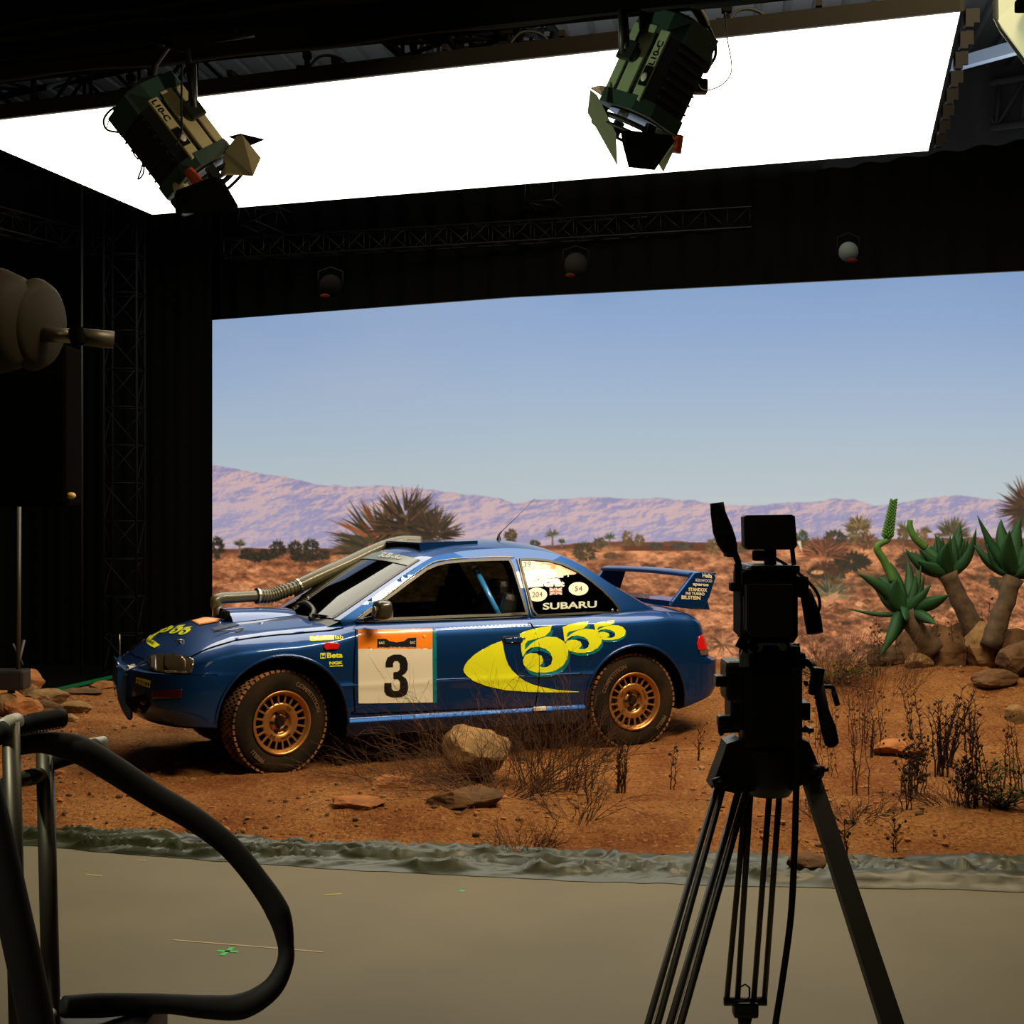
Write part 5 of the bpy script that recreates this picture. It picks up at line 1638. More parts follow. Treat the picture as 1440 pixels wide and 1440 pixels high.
text_decal('Grist', [QW(418, 432), QW(662, 428), QW(418, 362)], cream, 'quarter', .007, .05, parent=qwin)
text_decal('McRae', [QW(330, 330), QW(716, 318), QW(330, 262)], cream, 'quarter', .007, .05, parent=qwin)
text_decal('SUBARU', [QW(405, 704), QW(1048, 676), QW(405, 622)], silverf, 'quarter', .007, .03, parent=qwin)
fb_ = [QW(484, 444), QW(632, 440), QW(634, 522), QW(486, 526)]
decal([fb_], bluef, 'flag_field', 'quarter', lift=.006, step=2, parent=qwin, label='small blue, white and red flag')
def strip_px(a, b_, w, mt, lift):
    a, b_ = Vector(a), Vector(b_); n_ = Vector((-(b_ - a).y, (b_ - a).x)).normalized() * w / 2
    decal([[tuple(a + n_), tuple(b_ + n_), tuple(b_ - n_), tuple(a - n_)]], mt, 'flag_stripe', 'quarter', lift=lift, step=1.5, parent=qwin)
strip_px(QW(486, 446), QW(632, 520), 2.2, cream, .007); strip_px(QW(486, 524), QW(632, 442), 2.2, cream, .007)
strip_px(QW(484, 484), QW(634, 482), 3.4, cream, .0075); strip_px(QW(558, 442), QW(560, 524), 3.4, cream, .0075)
strip_px(QW(486, 446), QW(632, 520), .7, redf, .0078); strip_px(QW(486, 524), QW(632, 442), .7, redf, .0078)
strip_px(QW(484, 484), QW(634, 482), 1.9, redf, .008); strip_px(QW(558, 442), QW(560, 524), 1.9, redf, .008)
decal([[QW(372, 160), QW(560, 158), QW(556, 208), QW(376, 210)]], org, 'event_sticker', 'quarter', lift=.006, step=1.6, parent=qwin)
decal([[QW(392, 156), QW(415, 125), QW(460, 115), QW(510, 128), QW(535, 156)]], mat('pale_blue_film', (.35, .5, .55), .4), 'event_sticker_top', 'quarter', lift=.006, step=1.6, parent=qwin)
for x, y in ((1240, 708), (1305, 712)):
    h, n_, _, _ = surf['quarter'].ray_cast(*ray(*QW(x, y)))
    if h: mb = MB(); mb.sphere(h, .012, 2, scale=(1, .5, 1.2)); mb.build('window_fastener', steel, car).parent = qwin
# fuel and tow marks low on the sill
# ---- wheels
gold = mat('gold_wheel_paint', (0.52, 0.24, 0.07), .32, .75, coat=.4)
tyre_m = mat('dusty_tyre_rubber', (0.009, 0.008, 0.006), .9, spec=.12, noise_amt=.6, noise_scale=6, color2=(0.028, 0.017, 0.009))
tread_m = mat('dusty_tread', (0.34, 0.15, 0.055), .95, noise_amt=.6, noise_scale=8, color2=(0.06, 0.03, 0.015))
tlet = mat('tyre_lettering', (0.12, 0.065, 0.03), .8)
def wheel(u, v, w, steer, R=.332, label=None, phase=0):
    """outer face looks along -y of the wheel"""
    root = thing('wheel', None, None, (u, v, w - CZ)); root.parent = car
    for k_ in ('label', 'category'):
        if k_ in root: del root[k_]
    if label: root['label'] = label
    root.rotation_euler = (0, 0, steer)
    def part(mb, name, mt, lab=None):
        o = mb.build(name, mt, fix=True); o.parent = root
        if lab: o['label'] = lab
        return o
    O = (0, 0, 0); A = (0, 1, 0)
    t = MB(); t.lathe([(.200, .016), (.206, .004), (.222, -.004), (.262, -.010), (.298, -.004), (.318, .010), (.327, .022), (.328, .10), (.327, .185), (.315, .2), (.262, .215), (.206, .205), (.195, .19), (.195, .02), (.200, .016)], O, A, 96)
    part(t, 'tyre', tyre_m)
    tb = MB()
    for k in range(54):
        an = 2 * math.pi * k / 54
        for j, yy in enumerate((.030, .068, .105, .142, .180)):
            a2 = an + (.5 if j % 2 else 0) * 2 * math.pi / 54
            c = Vector((math.cos(a2) * .328, yy, math.sin(a2) * .328))
            Rm = Matrix.Rotation(-a2, 3, 'Y')
            tb.box(c, (.016, .030, .026), Rm)
    part(tb, 'tread', tread_m)
    r = MB()
    r.lathe([(.196, .012), (.204, .002), (.207, -.004), (.203, -.010), (.193, -.008), (.186, .004), (.180, .014), (.174, .018), (.172, .030), (.186, .034), (.190, .1), (.19, .19), (.197, .19)], O, A, 96)
    r.lathe([(.0, .045), (.030, .045), (.038, .040), (.045, .028), (.052, .045), (.070, .048), (.074, .030), (.080, .022), (.110, .018), (.124, .020), (.128, .030), (.120, .04)], O, A, 64)
    for k in range(20):
        an = 2 * math.pi * k / 20 + .1
        d = Vector((math.cos(an), 0, math.sin(an)))
        r.beam(d * .118 + Vector((0, .026, 0)), d * .180 + Vector((0, .022, 0)), .0135, .014, up=(0, 1, 0), bev=.003)
    part(r, 'rim', gold)
    h = MB()
    h.cyl((0, .012, 0), (0, .05, 0), .024, .030, 20)
    for k in range(5):
        an = 2 * math.pi * k / 5 + .6
        h.cyl((math.cos(an) * .054, .018, math.sin(an) * .054), (math.cos(an) * .054, .05, math.sin(an) * .054), .0115, n=6, smooth=False)
    part(h, 'wheel_nuts', black_metal)
    bdisc = MB(); bdisc.cyl((0, .075, 0), (0, .09, 0), .165, n=48); bdisc.cyl((0, .09, 0), (0, .2, 0), .19, n=32); part(bdisc, 'brake_disc', under)
    def arc(s, rad_, a_mid, size, mt, y, nm, bold=.02):
        vv, ff, asp = text2d(s, bold); L = asp * size; mb = MB(); vs = []
        for x, z in vv:
            an = a_mid - (x - .5) * L / rad_; rr_ = rad_ + (z - .5) * size
            vs.append((math.cos(an) * rr_, y, math.sin(an) * rr_))
        mb.add(vs, ff); o = mb.build(nm, mt, fix=False); o.parent = root
    ph = phase
    arc('COMPETITION', .262, math.radians(40) + ph, .030, tlet, -.0125, 'sidewall_lettering')
    arc('PIRELLI', .268, math.radians(228) + ph, .028, tlet, -.0125, 'sidewall_lettering', .04)
    arc('OZ', .102, math.radians(55) + ph, .020, blk, .0165, 'rim_lettering'); arc('OZ', .102, math.radians(235) + ph, .020, blk, .0165, 'rim_lettering')
    arc('RACING', .102, math.radians(290) + ph, .014, blk, .0165, 'rim_lettering')
    return root
wheel(.81, .035, .405, math.radians(12), label='steered gold front wheel with dusty tyre')
wheel(3.365, .030, .410, 0, phase=math.radians(95), label='gold rear wheel')
for u_ in (.81, 3.365):
    w_ = wheel(u_, 1.665, .405, math.pi + (math.radians(12) if u_ < 1 else 0), label='far side gold wheel')
# ------------------------------------------------------------------ overhead rigging
# big dark truss beam in front of the light panel, from which the two lamps hang
YB = 5.6
def far_pt(px, py, d): return P(px, py, d)
a_, b_ = Vector((-3.2, 6.2, 3.69)), Vector((3.2, 4.1, 3.69))
fb = thing('lighting_beam', 'thick dark lighting beam across the top with cables along it', 'truss', (a_ + b_) / 2)
mb = Local()
mb.beam(a_, b_, .34, .45, bev=.02, up=(0, 0, 1))
mb.part('beam', matte_black, fb)
mb = Local()
for k, o in enumerate([Vector((0, -.17, -.12)), Vector((0, -.17, .03)), Vector((0, -.17, -.17)), Vector((0, .1, -.22))]):
    pts = [a_.lerp(b_, t) + o + Vector((0, 0, .006 * math.sin(t * 60 + k * 2) + .004 * math.sin(t * 23 + k))) for t in np.linspace(0, 1, 60)]
    mb.tube(pts, .016, 8)
mb.part('cable_run', rubber, fb)
for (x0, y0, x1, y1) in ((298, 36, 345, 27), (300, 58, 358, 50), (215, 61, 231, 64)):
    mb = Local(); mb.tube([P(x0, y0, 5.35), P(x1, y1, 5.33)], .006, 6); mb.part('beam_pipe', truss_metal, fb)

# trusses seen behind and above the light panel
truss('roof_truss', 'dark lattice truss above the light panel at the upper left', P(-60, 175, 13), P(330, 95, 11.5), .55, 'roof trusses over the light panel', matte_black, r=.03)
truss('roof_truss', 'dark lattice truss crossing above the centre of the light panel', P(520, -60, 9.5), P(690, 130, 14.5), .45, 'roof trusses over the light panel', matte_black, r=.035)
truss('roof_truss', 'dark lattice truss right of the centre one above the light panel', P(590, -60, 9.5), P(785, 120, 14.5), .45, 'roof trusses over the light panel', matte_black, r=.035)
truss('roof_truss', 'dark lattice truss behind the light panel at the right edge', P(1290, 172, 15.0), P(1500, 140, 13.5), .42, None, matte_black, r=.035, bays=6)
truss('roof_truss', 'lower dark lattice truss right of the panel corner', P(1300, 205, 16.5), P(1500, 185, 15.5), .3, None, matte_black, r=.03, bays=6)
mb = MB(); mb.beam(P(1325, 96, 14), P(1460, 58, 12), .10, .10)
tag(mb.build('roof_pipe', mat('blue_grey_pipe', (.10, .13, .18), .5)), 'blue grey pipe running up to the corner softbox', 'pipe')
truss('roof_truss', 'faint steel truss hanging below the far edge of the panel, left of centre', P(348, 296, 16.2), P(460, 345, 17.2), .26, None, truss_metal, r=.014)
truss('roof_truss', 'faint steel truss below the panel in the middle', P(758, 262, 15.2), P(815, 308, 16.4), .30, None, truss_metal, r=.016)
truss('roof_truss', 'long faint truss level with the top of the screen', P(320, 352, 15.9), P(1480, 282, 14.3), .2, None, truss_metal, r=.010)
truss('roof_truss', 'faint truss beyond the left end of the light panel', P(-20, 305, 15), P(160, 352, 17), .22, None, truss_metal, r=.012)
for x in (1210, 1250):
    mb = MB(); mb.tube([P(x, 215, 14.5), P(x - 4, 275, 14.5)], .018, 8)
    tag(mb.build('hanging_pole', truss_metal), 'thin drop pole under the right end of the panel, ' + ('left one' if x == 1210 else 'right one'), 'pole')

# clamps and looped cables above the panel
def clamp(px, d, lab, top=None):
    py = np.interp(px, [0, 280, 720, 1350], [172, 134, 82, 17])
    root = thing('panel_clamp', lab, 'clamp', P(px, py - 8, d))
    mb = Local(); mb.box(P(px, py - 12, d), (.14, .10, .06), bev=.02); mb.box(P(px - 6, py - 18, d), (.07, .08, .05), bev=.01)
    mb.tube([P(px + 2, py - 14, d), P(px + 2, py - 62, d)], .020, 8); mb.box(P(px + 2, py - 38, d), (.06, .06, .04)); mb.part('clamp_body', matte_black, root)
    mb = Local(); mb.tube(spline([P(px + 5, py - 22, d), P(px + 18, py - 36, d), P(px + 36, py - 38, d), P(px + 54, py - 30, d), P(px + 62, py - 14, d)], 6), .010, 6); mb.part('looped_cable', rubber, root)
    mb = Local(); mb.box(P(px + 46, py - 16, d), (.06, .04, .03)); mb.tube([P(px + 46, py - 8, d), P(px + 46, py - 26, d)], .008, 6); mb.part('lever', matte_black, root)
clamp(430, 10.8, 'black clamp with a looped cable over the left part of the panel')
clamp(713, 10.2, 'black clamp with a looped cable over the middle of the panel')
clamp(1020, 9.6, 'black clamp with a looped cable right of the right lamp')
clamp(182, 11.3, 'black clamp with a looped cable above the left lamp')

# lamps far away in the dark above the screen
for (x, y, r, lab, c) in ((810, 372, 17, 'small round moving lamp in the dark above the middle of the screen', (.008, .007, .006)), (1193, 354, 14, 'small pale round lamp in the dark above the right of the screen', (.05, .058, .055)), (465, 402, 16, 'barely visible round lamp above the left of the screen', (.003, .0027, .0025))):
    d = 14.0 if x < 1000 else 13.0
    root = thing('moving_head_lamp', lab, 'lamp', P(x, y, d))
    mb = Local(); mb.sphere(P(x, y, d), r * d / F, 3); mb.part('lamp_head', mat('lamp_grey_%d' % x, c, .9, spec=0), root)
    mb = Local(); mb.tube([P(x - r - 1, y + 2, d), P(x - r - 1, y - 20, d), P(x, y - 26, d), P(x + r + 1, y - 20, d), P(x + r + 1, y + 2, d)], .010, 6); mb.part('yoke', matte_black, root)
    mb = Local(); mb.sphere(P(x + (6 if x > 1000 else -8), y + r * .9, d - .08), .03, 2, scale=(1.6, 1, .8)); mb.part('lens_ring', mat('dull_red', (.03, .005, .003), .8, spec=0), root)

# corner softbox, top right
sb = thing('softbox', 'large pale greenish softbox cut by the top right picture corner', 'softbox', P(1500, -60, 6.2))
D_ = 6.2
poly = [P(1398, -260, D_ + .3), P(1401, 26, D_), P(1409, 42, D_), P(1520, 190, D_ - .5), P(1760, -40, D_ - .9), P(1760, -260, D_ - .6)]
mb = Local(); mb.add(poly, [tuple(range(6))]); mb.part('front_cloth', mat('softbox_cloth', (.5, .5, .42), .8, emit=(.62, .68, .36), strength=.6), sb)
mb = Local()
back = [p + Vector((.35, .9, .7)) for p in poly]
mb.add(poly + back, [(i, (i + 1) % 6, 6 + (i + 1) % 6, 6 + i) for i in range(6)]); mb.part('shell', black, sb)
mb = Local(); mb.tube(poly, .012, 8, closed=True); mb.part('rim', mat('rim_grey', (.15, .17, .15), .4), sb)
mb = Local(); mb.box(P(1440, 5, D_ - .15), (.05, .1, .05), bev=.01); mb.part('catch', matte_black, sb)

# ---- the two studio lamps with barn doors
shell_warm_lit = mat('lamp_side_warm_lit', (.60, .50, .27), .5)  # warm light on the lamp sides is put into this colour
shell_g = mat('lamp_green_shell', (.035, .075, .06), .45)
shell_k = mat('lamp_black_shell', (.010, .013, .011), .55)
door_warm_lit = mat('barn_door_warm_lit', (.58, .5, .28), .5)  # door faces that catch warm light, tint painted in
orange_k = mat('orange_knob', (.75, .10, .02), .35)
def studio_lamp(name_label, cpx, D, axis_px, twist, yaw, rod_px, doors, text_side, shell_side):
    """cpx centre pixel; local frame: z = light axis (towards the barn doors), x = across the picture, y = depth"""
    c = P(cpx[0], cpx[1], D)
    z = Vector((axis_px[0], yaw, -axis_px[1])).normalized()
    y = Vector((0, 1, 0)); y = (y - z * y.dot(z)).normalized()
    x = y.cross(z)
    R = Matrix((x, y, z)).transposed() @ Matrix.Rotation(twist, 3, 'Z')
    root = thing('studio_lamp', name_label, 'lamp', c)
    T = lambda v: c + R @ Vector(v)
    def put(mb, name, mt, label=None):
        mb.v = [tuple(T(v)) for v in mb.v]
        l = Local(); l.v, l.f, l.m, l.sm = mb.v, mb.f, mb.m, mb.sm
        return l.part(name, mt, root, label)
    W_, H_, L_ = .118, .118, .20
    def octo(w, h, z0, z1, cmb, ch=.04, mi=0):
        pts = [(-w + ch, -h), (w - ch, -h), (w, -h + ch), (w, h - ch), (w - ch, h), (-w + ch, h), (-w, h - ch), (-w, -h + ch)]
        cmb.prism([(p[0], p[1], z0) for p in pts], (0, 0, z1 - z0), mi)
    m1 = MB(); octo(W_, H_, -L_ + .10, L_ - .05, m1, .035); put(m1, 'housing', shell_k)
    m1 = MB(); octo(W_ + .008, H_ + .008, -L_ + .03, -L_ + .11, m1, .05); octo(W_ - .02, H_ - .02, -L_ + .015, -L_ + .03, m1, .04); put(m1, 'rear_cap', shell_g)
    m1 = MB(); octo(W_ + .012, H_ + .012, L_ - .07, L_ - .02, m1, .05); put(m1, 'front_collar', shell_g)
    m1 = MB()
    for k in range(6): m1.box((0, -H_ - .004, -L_ + .135 + k * .034), (.16, .012, .006))
    put(m1, 'cooling_fins', shell_k)
    s = shell_side
    m1 = MB()
    m1.box((s * (W_ + .004), -.072, .02), (.012, .044, .25), bev=.004)
    m1.box((s * (W_ + .004), .0, .02), (.014, .056, .27), bev=.004)
    m1.box((s * (W_ + .004), .062, .02), (.012, .038, .26), bev=.004)
    put(m1, 'side_panel', shell_warm_lit if s < 0 else mat('lamp_side_green_lit', (.38, .46, .28), .5))  # right lamp: greenish light painted into the side colour
    m1 = MB(); m1.box((s * (W_ + .011), -.075, .06), (.006, .036, .07), bev=.003); pnl = put(m1, 'control_panel', blk)
    m1 = MB(); m1.sphere((s * (W_ + .016), -.075, .065), .014, 2, scale=(.3, 1, 1.2)); o = put(m1, 'panel_sticker', cream); o.parent = pnl
    v, f, asp = text2d('L10-C', .02)
    m1 = MB(); hh = .026; LL = hh * asp
    vs = [(s * (W_ + .0115), -.075 + (yv - .5) * hh, (-.095 + xv * LL) if s < 0 else (.02 - xv * LL)) for xv, yv in v]
    m1.add(vs, f); put(m1, 'lamp_lettering', blk)
    # yoke and rod
    for q in (-1, 1):
        m1 = MB(); m1.cyl((q * (W_ + .01), 0.02, .0), (q * (W_ + .05), .02, .0), .03, n=18)
        m1.box((q * (W_ + .045), .02, -.0), (.02, .07, .07), bev=.006)
        put(m1, 'pivot', shell_k)
    m1 = MB(); m1.tube([(-(W_ + .05), .02, 0), (-(W_ + .05), .16, -.2), (-.06, .2, -.28), (.06, .2, -.28), (W_ + .05, .16, -.2), (W_ + .05, .02, 0)], .012, 8); put(m1, 'yoke', black)
    m1 = MB(); m1.cyl((-.10, -H_ - .0, L_ - .03), (-.112, -H_ - .01, L_ + .03), .018, .021, 16); put(m1, 'focus_knob', orange_k, 'translucent orange knob')
    # front ring and barn doors
    ring = MB(); rp = [(.135 * math.cos(t), .135 * math.sin(t), L_ + .02) for t in np.linspace(0, 6.283, 33)[:-1]]
    ring.tube(rp, .010, 6, closed=True); ring.tube([(p[0] * 1.04, p[1] * 1.04, p[2] + .028) for p in rp], .006, 6, closed=True)
    for k in range(4):
        an = k * math.pi / 2 + .4; ring.box((.135 * math.cos(an), .135 * math.sin(an), L_ + .02), (.03, .03, .05), Matrix.Rotation(an, 3, 'Z'))
    put(ring, 'door_ring', shell_k)
    mm = MB(); mm.cyl((0, 0, L_ - .02), (0, 0, L_ - .015), .105, n=32); put(mm, 'lens', mat('fresnel_lens', (.10, .10, .09), .15))
    # rod to the beam
    l = Local(); l.tube([P(rod_px[0], rod_px[1], D - .1), P(rod_px[2], rod_px[3], D - .1)], .016, 10)
    l.part('hanging_rod', black, root)
    for i, (pts_, mt, dd) in enumerate(doors):
        l = Local()
        q = [P(x_, y_, D + dz_) for x_, y_, dz_ in pts_]
        n_ = (q[1] - q[0]).cross(q[2] - q[0]).normalized()
        l.prism(q, n_ * .004)
        l.part('barn_door', mt, root)
    return root
la = studio_lamp('black studio lamp, sides tinted as lit warm, with barn doors hanging at the left, facing down right', (240, 190), 5.4, (.60, .80), math.radians(48), .10,
    (270, 90, 272, 165), [
    ([(248, 268, -.18), (299, 249, -.18), (313, 252, -.17), (335, 290, -.12), (333, 300, -.12), (247, 300, -.16), (244, 280, -.18)], matte_black, 0),
    ([(310, 246, -.1), (317, 212, -.05), (333, 191, 0), (341, 190, 0), (367, 222, -.05), (356, 247, -.12), (318, 244, -.12)], door_warm_lit, 0),
    ([(322, 193, .05), (338, 189, .02), (371, 197, .05), (352, 205, .05)], matte_black, 0),
    ([(243, 260, -.1), (252, 247, -.05), (268, 262, -.05), (262, 268, -.1), (246, 274, -.12)], door_warm_lit, 0)], 'r', -1)
lb = studio_lamp('black studio lamp, sides tinted as lit greenish, with barn doors hanging at the right, facing down left', (927, 100), 5.2, (-.42, .91), math.radians(-48), .12,
    (875, 0, 877, 75), [
    ([(873, 184, -.16), (884, 183, -.16), (944, 190, -.16), (949, 198, -.15), (921, 239, -.1), (884, 235, -.1), (875, 200, -.15)], matte_black, 0),
    ([(830, 126, -.05), (840, 134, -.06), (866, 187, -.1), (868, 233, -.12), (826, 158, -.06)], mat('barn_door_green_lit', (.42, .48, .31), .5), 0),  # greenish light put into the door colour
    ([(831, 123, 0), (843, 120, .02), (858, 122, .02), (846, 133, 0)], mat('barn_door_brown', (.10, .08, .05), .6), 0),
    ([(950, 200, -.05), (946, 215, -.03), (933, 242, -.0), (927, 232, -.02), (940, 195, -.05)], mat('barn_door_green_lit', (.42, .48, .31), .5), 0),
    ([(918, 186, .0), (937, 170, .03), (948, 186, .02), (946, 195, 0)], door_warm_lit, 0)], 'l', 1)
# safety wires and power cables of the lamps
def wire(root, pxs, D, r, mt, name):
    l = Local(); l.tube(spline([P(x, y, D) for x, y in pxs], 8), r, 6); l.part(name, mt, root)
wire(la, [(178, 148), (158, 153), (146, 168), (150, 182), (166, 186)], 5.4, .004, rubber, 'power_cable')
wire(la, [(256, 92), (255, 150), (255, 185), (246, 205)], 5.2, .004, rubber, 'power_cable')
wire(la, [(190, 200), (187, 212), (192, 222), (201, 225), (198, 240), (194, 252), (201, 245), (203, 228)], 5.4, .003, rubber, 'safety_strap')
wire(la, [(167, 148), (155, 165), (150, 180)], 5.45, .002, rubber, 'safety_wire')
wire(lb, [(975, 2), (990, 25), (1004, 55), (1006, 78), (996, 95)], 5.3, .006, rubber, 'power_cable')
wire(lb, [(1020, 18), (1022, 50), (1029, 95), (1020, 115), (1000, 126), (985, 124), (978, 105)], 5.2, .0022, mat('grey_wire', (.12, .12, .12), .5), 'safety_wire')
wire(lb, [(955, -5), (975, 8), (988, 28), (992, 40)], 5.3, .02, rubber, 'cable_loom')
l = Local(); l.sphere(P(992, 80, 5.25), .05, 2, scale=(.5, 1, 1.2)); l.box(P(985, 122, 5.25), (.05, .05, .05), bev=.01); l.part('side_knobs', shell_k, lb)

# ------------------------------------------------------------------ left side of the studio
dk = mat('dark_olive_metal', (.055, .05, .035), .45, .3)
sl = thing('stand_lamp', 'dim olive lamp drum with a horizontal arm at the left picture edge', 'lamp', P(20, 455, 6.0))
D_ = 6.0
mb = Local(); mb.lathe([(.0, -.02), (.14, -.02), (.19, .02), (.215, .10), (.20, .18), (.17, .21)], P(28, 455, D_), (-1, .25, .12), 40); mb.part('drum', mat('lamp_drum', (.02, .017, .010), .7, spec=.1), sl)
mb = Local(); mb.lathe([(.0, -.0), (.15, -.0), (.175, .02), (.19, .05), (.18, .07)], P(64, 458, D_ + .1), (-1, .3, .12), 40); mb.part('front_flange', mat('lamp_drum', (.02, .017, .010), .7, spec=.1), sl)
mb = Local(); mb.tube([P(60, 470, D_ + .1), P(108, 473, D_ + .1)], .030, 16); mb.part('arm', mat('arm_metal', (.22, .20, .15), .35, .8), sl)
mb = Local(); mb.tube([P(104, 473, D_ + .1), P(160, 478, D_ + .15)], .036, 16); mb.part('arm_sleeve', dk, sl)
mb = Local(); mb.cyl(P(106, 462, D_ + .05), P(110, 484, D_ + .05), .03); mb.part('arm_clamp', matte_black, sl)
mb = Local(); mb.tube([P(-20, 455, D_), P(-20, 1100, D_)], .03, 12); mb.part('stand', dk, sl)
mb = MB(); mb.box(P(45, 600, 7.0) , (.40, .25, .75), bev=.02); tag(mb.build('hanging_monitor_case', matte_black, origin=P(45, 600, 7.0)), 'black case hanging in the dark at the left picture edge', 'case')
mb = MB(); mb.sphere(P(100, 697, 6.9), .016, 2, scale=(1.4, 1, 1)); tag(mb.build('cable_plug', mat('amber_plug', (.7, .42, .1), .4), origin=P(100, 697, 6.9)), 'tiny amber plug glinting in the dark on the left', 'plug')
truss('tower_truss', 'faint vertical lattice tower standing in the dark left of the screen', Vector((-4.05, 15.6, .08)), Vector((-4.05, 15.6, 5.6)), .34, None, mat('tower_metal', (.004, .004, .005), .7, .2, spec=.1), r=.014)
mb = MB(); mb.tube([(-4.38, 15.2, .08), (-4.38, 15.2, 5.6)], .016, 10); tag(mb.build('steel_pole', truss_metal), 'faint vertical pole left of the lattice tower', 'pole')
mb = MB(); mb.beam(on_z(52, 977, .02), on_z(168, 950, .02), .07, .03)  # green light on the floor, painted as a weakly emitting bar
tag(mb.build('green_floor_glow', mat('green_glow', (0, .05, .01), .5, emit=(0.0, .035, .008), strength=1.0)), 'dim green glow on the floor by the drape, made as an emitting bar', 'floor glow')
# dark stand with thin rods on the far left
st = thing('light_stand', 'dark clutter of stand legs behind the left rock heap', 'stand', P(35, 972, 12))
mb = Local(); mb.tube([P(18, 968, 12), P(34, 900, 12)], .012, 6); mb.tube([P(32, 935, 12), P(18, 905, 12)], .010, 6); mb.tube([P(26, 968, 12), P(27, 700, 12)], .018, 8)
mb.part('rods', dk, st)
mb = Local(); mb.box(P(8, 955, 12), (.35, .2, .16), bev=.02); mb.cyl(P(16, 975, 12), P(16, 966, 12), .03); mb.part('base_block', black, st)

# ------------------------------------------------------------------ tube rack at the lower left
galv = mat('galvanised_tube', (.11, .105, .08), .42, .75)
rk = thing('tube_rack', 'steel tube rack with foam grips at the lower left, right in front', 'rack', P(60, 1440, 2.7))
D_ = 2.7; kx = D_ / F
def tp(name, pts, w, mt, label=None, n=16, rs=None, s=0):
    l = Local(); q = [P(x, y, D_ + dz_) for x, y, dz_ in pts]
    if s: q = spline(q, s)
    l.tube(q, rs or w * kx / 2, n); return l.part(name, mt, rk, label)
tp('upright', [(15, 1016, -.02), (26, 1460, -.1)], 25, galv)
tp('upright', [(63, 1050, .12), (73, 1460, .04)], 26, galv)
tp('tube_elbow', [(2, 1024, -.05), (14, 1017, -.02), (24, 1014, 0)], 24, mat('pale_tube_cap', (.55, .53, .42), .4))
tp('cross_tube', [(8, 1101, -.02), (66, 1090, .12)], 20, galv)
tp('elbow_collar', [(38, 1094, .05), (62, 1089, .12)], 24, galv)
tp('foam_grip', [(20, 1023, -.0), (50, 1015, .04), (80, 1010, .08), (89, 1009, .09)], 27, rubber, 'black foam grip bound with pale cord')
l = Local()
for k in range(15):
    t = k / 14; c = P(24 + 62 * t, 1021.5 - 11.5 * t, D_ + .09 * t)
    ax = Vector((1, .0, .17)).normalized(); u1 = Vector((0, -1, 0)); u2 = ax.cross(u1).normalized()
    l.tube([c + (u1 * math.cos(a) + u2 * math.sin(a)) * (14.2 * kx) + ax * a * .0018 for a in np.linspace(-1.2, 2.6, 12)], .0011, 5)
l.part('grip_cord', mat('pale_cord', (.42, .38, .28), .7), rk)
tp('foam_grip', [(-10, 1036, -.1), (8, 1028, -.08)], 30, rubber)
tp('rear_grip', [(70, 1072, .12), (108, 1060, .16), (135, 1050, .2)], 26, rubber)
tp('tube_end', [(122, 1048, .2), (146, 1044, .24)], 20, mat('pale_tube_cap', (.55, .53, .42), .4))
tp('tube_branch', [(62, 1434, 0), (84, 1412, .1)], 20, mat('pale_tube_cap', (.55, .53, .42), .4))
tp('base_tube', [(60, 1440, 0), (60, 1500, 0)], 24, galv)
cbm = mat('black_cable_sleeve', (.006, .006, .005), .75)
l = Local()
loop = [(22, 1048, 30), (60, 1044, 30), (110, 1054, 40), (160, 1082, 40), (215, 1118, 38), (270, 1150, 36), (320, 1188, 34), (360, 1235, 33), (391, 1283, 36), (402, 1330, 24), (399, 1360, 26), (380, 1392, 32), (340, 1415, 38), (290, 1416, 34), (240, 1412, 28), (190, 1412, 30), (140, 1414, 34), (90, 1416, 30)]
q = spline([P(x, y, D_ + .02 + .25 * math.sin(i / 17 * math.pi)) for i, (x, y, w) in enumerate(loop)], 8)
rr_ = [float(np.interp(i / 8, range(len(loop)), [w for _, _, w in loop])) * kx / 2 * 1.03 for i in range(len(q))]
l.tube(q, rr_, 16)
o = l.build('cable_loop', cbm, origin=P(390, 1300, D_)); tag(o, 'thick black sleeved cable looping out from the tube rack', 'cable')
l = MB(); l.tube(spline([P(-25, 1100, D_ - .25), P(-5, 1180, D_ - .25), P(18, 1280, D_ - .25), P(40, 1380, D_ - .25), P(60, 1480, D_ - .25)], 8), [22 * kx + .0] * 33, 16)
tag(l.build('hanging_cable', cbm, origin=P(18, 1280, D_ - .25)), 'thick black cable hanging down in front of the tube rack uprights', 'cable')
l = MB(); l.box(P(140, 1462, D_ + .1), (.20, .3, .09), bev=.03)
tag(l.build('equipment_bag', black, origin=P(140, 1462, D_ + .1)), 'black bag under the end of the cable loop at the bottom edge', 'bag')
# floor marks
def floor_strip(name, a, b, w, mt, label, cat='tape'):
    a, b = on_z(*a), on_z(*b); d = (b - a).normalized(); n_ = Vector((-d.y, d.x, 0)) * w / 2; z = Vector((0, 0, .0015))
    m = MB(); m.prism([a + n_, b + n_, b - n_, a - n_], (0, 0, .0015)); o = m.build(name, mt)
    return tag(o, label, cat) if label else o
tape_c = mat('cream_tape', (.40, .34, .22), .7); tape_g = mat('green_tape', (.03, .50, .10), .6); tape_y = mat('yellow_tape', (.30, .27, .07), .7)
floor_strip('floor_tape', (243, 1322), (454, 1339), .012, tape_c, 'long thin cream tape line on the studio floor')
gx = thing('tape_cross', 'small bright green tape cross on the studio floor', 'tape', on_z(320, 1338))
for a, b in (((305, 1337.5), (335, 1339)), ((312, 1344), (327, 1333))):
    a, b = on_z(*a), on_z(*b); d = (b - a).normalized(); n_ = Vector((-d.y, d.x, 0)) * .011
    l = Local(); l.prism([a + n_ * 1.0, b + n_, b - n_, a - n_], (0, 0, .002)); l.part('tape_strip', tape_g, gx)
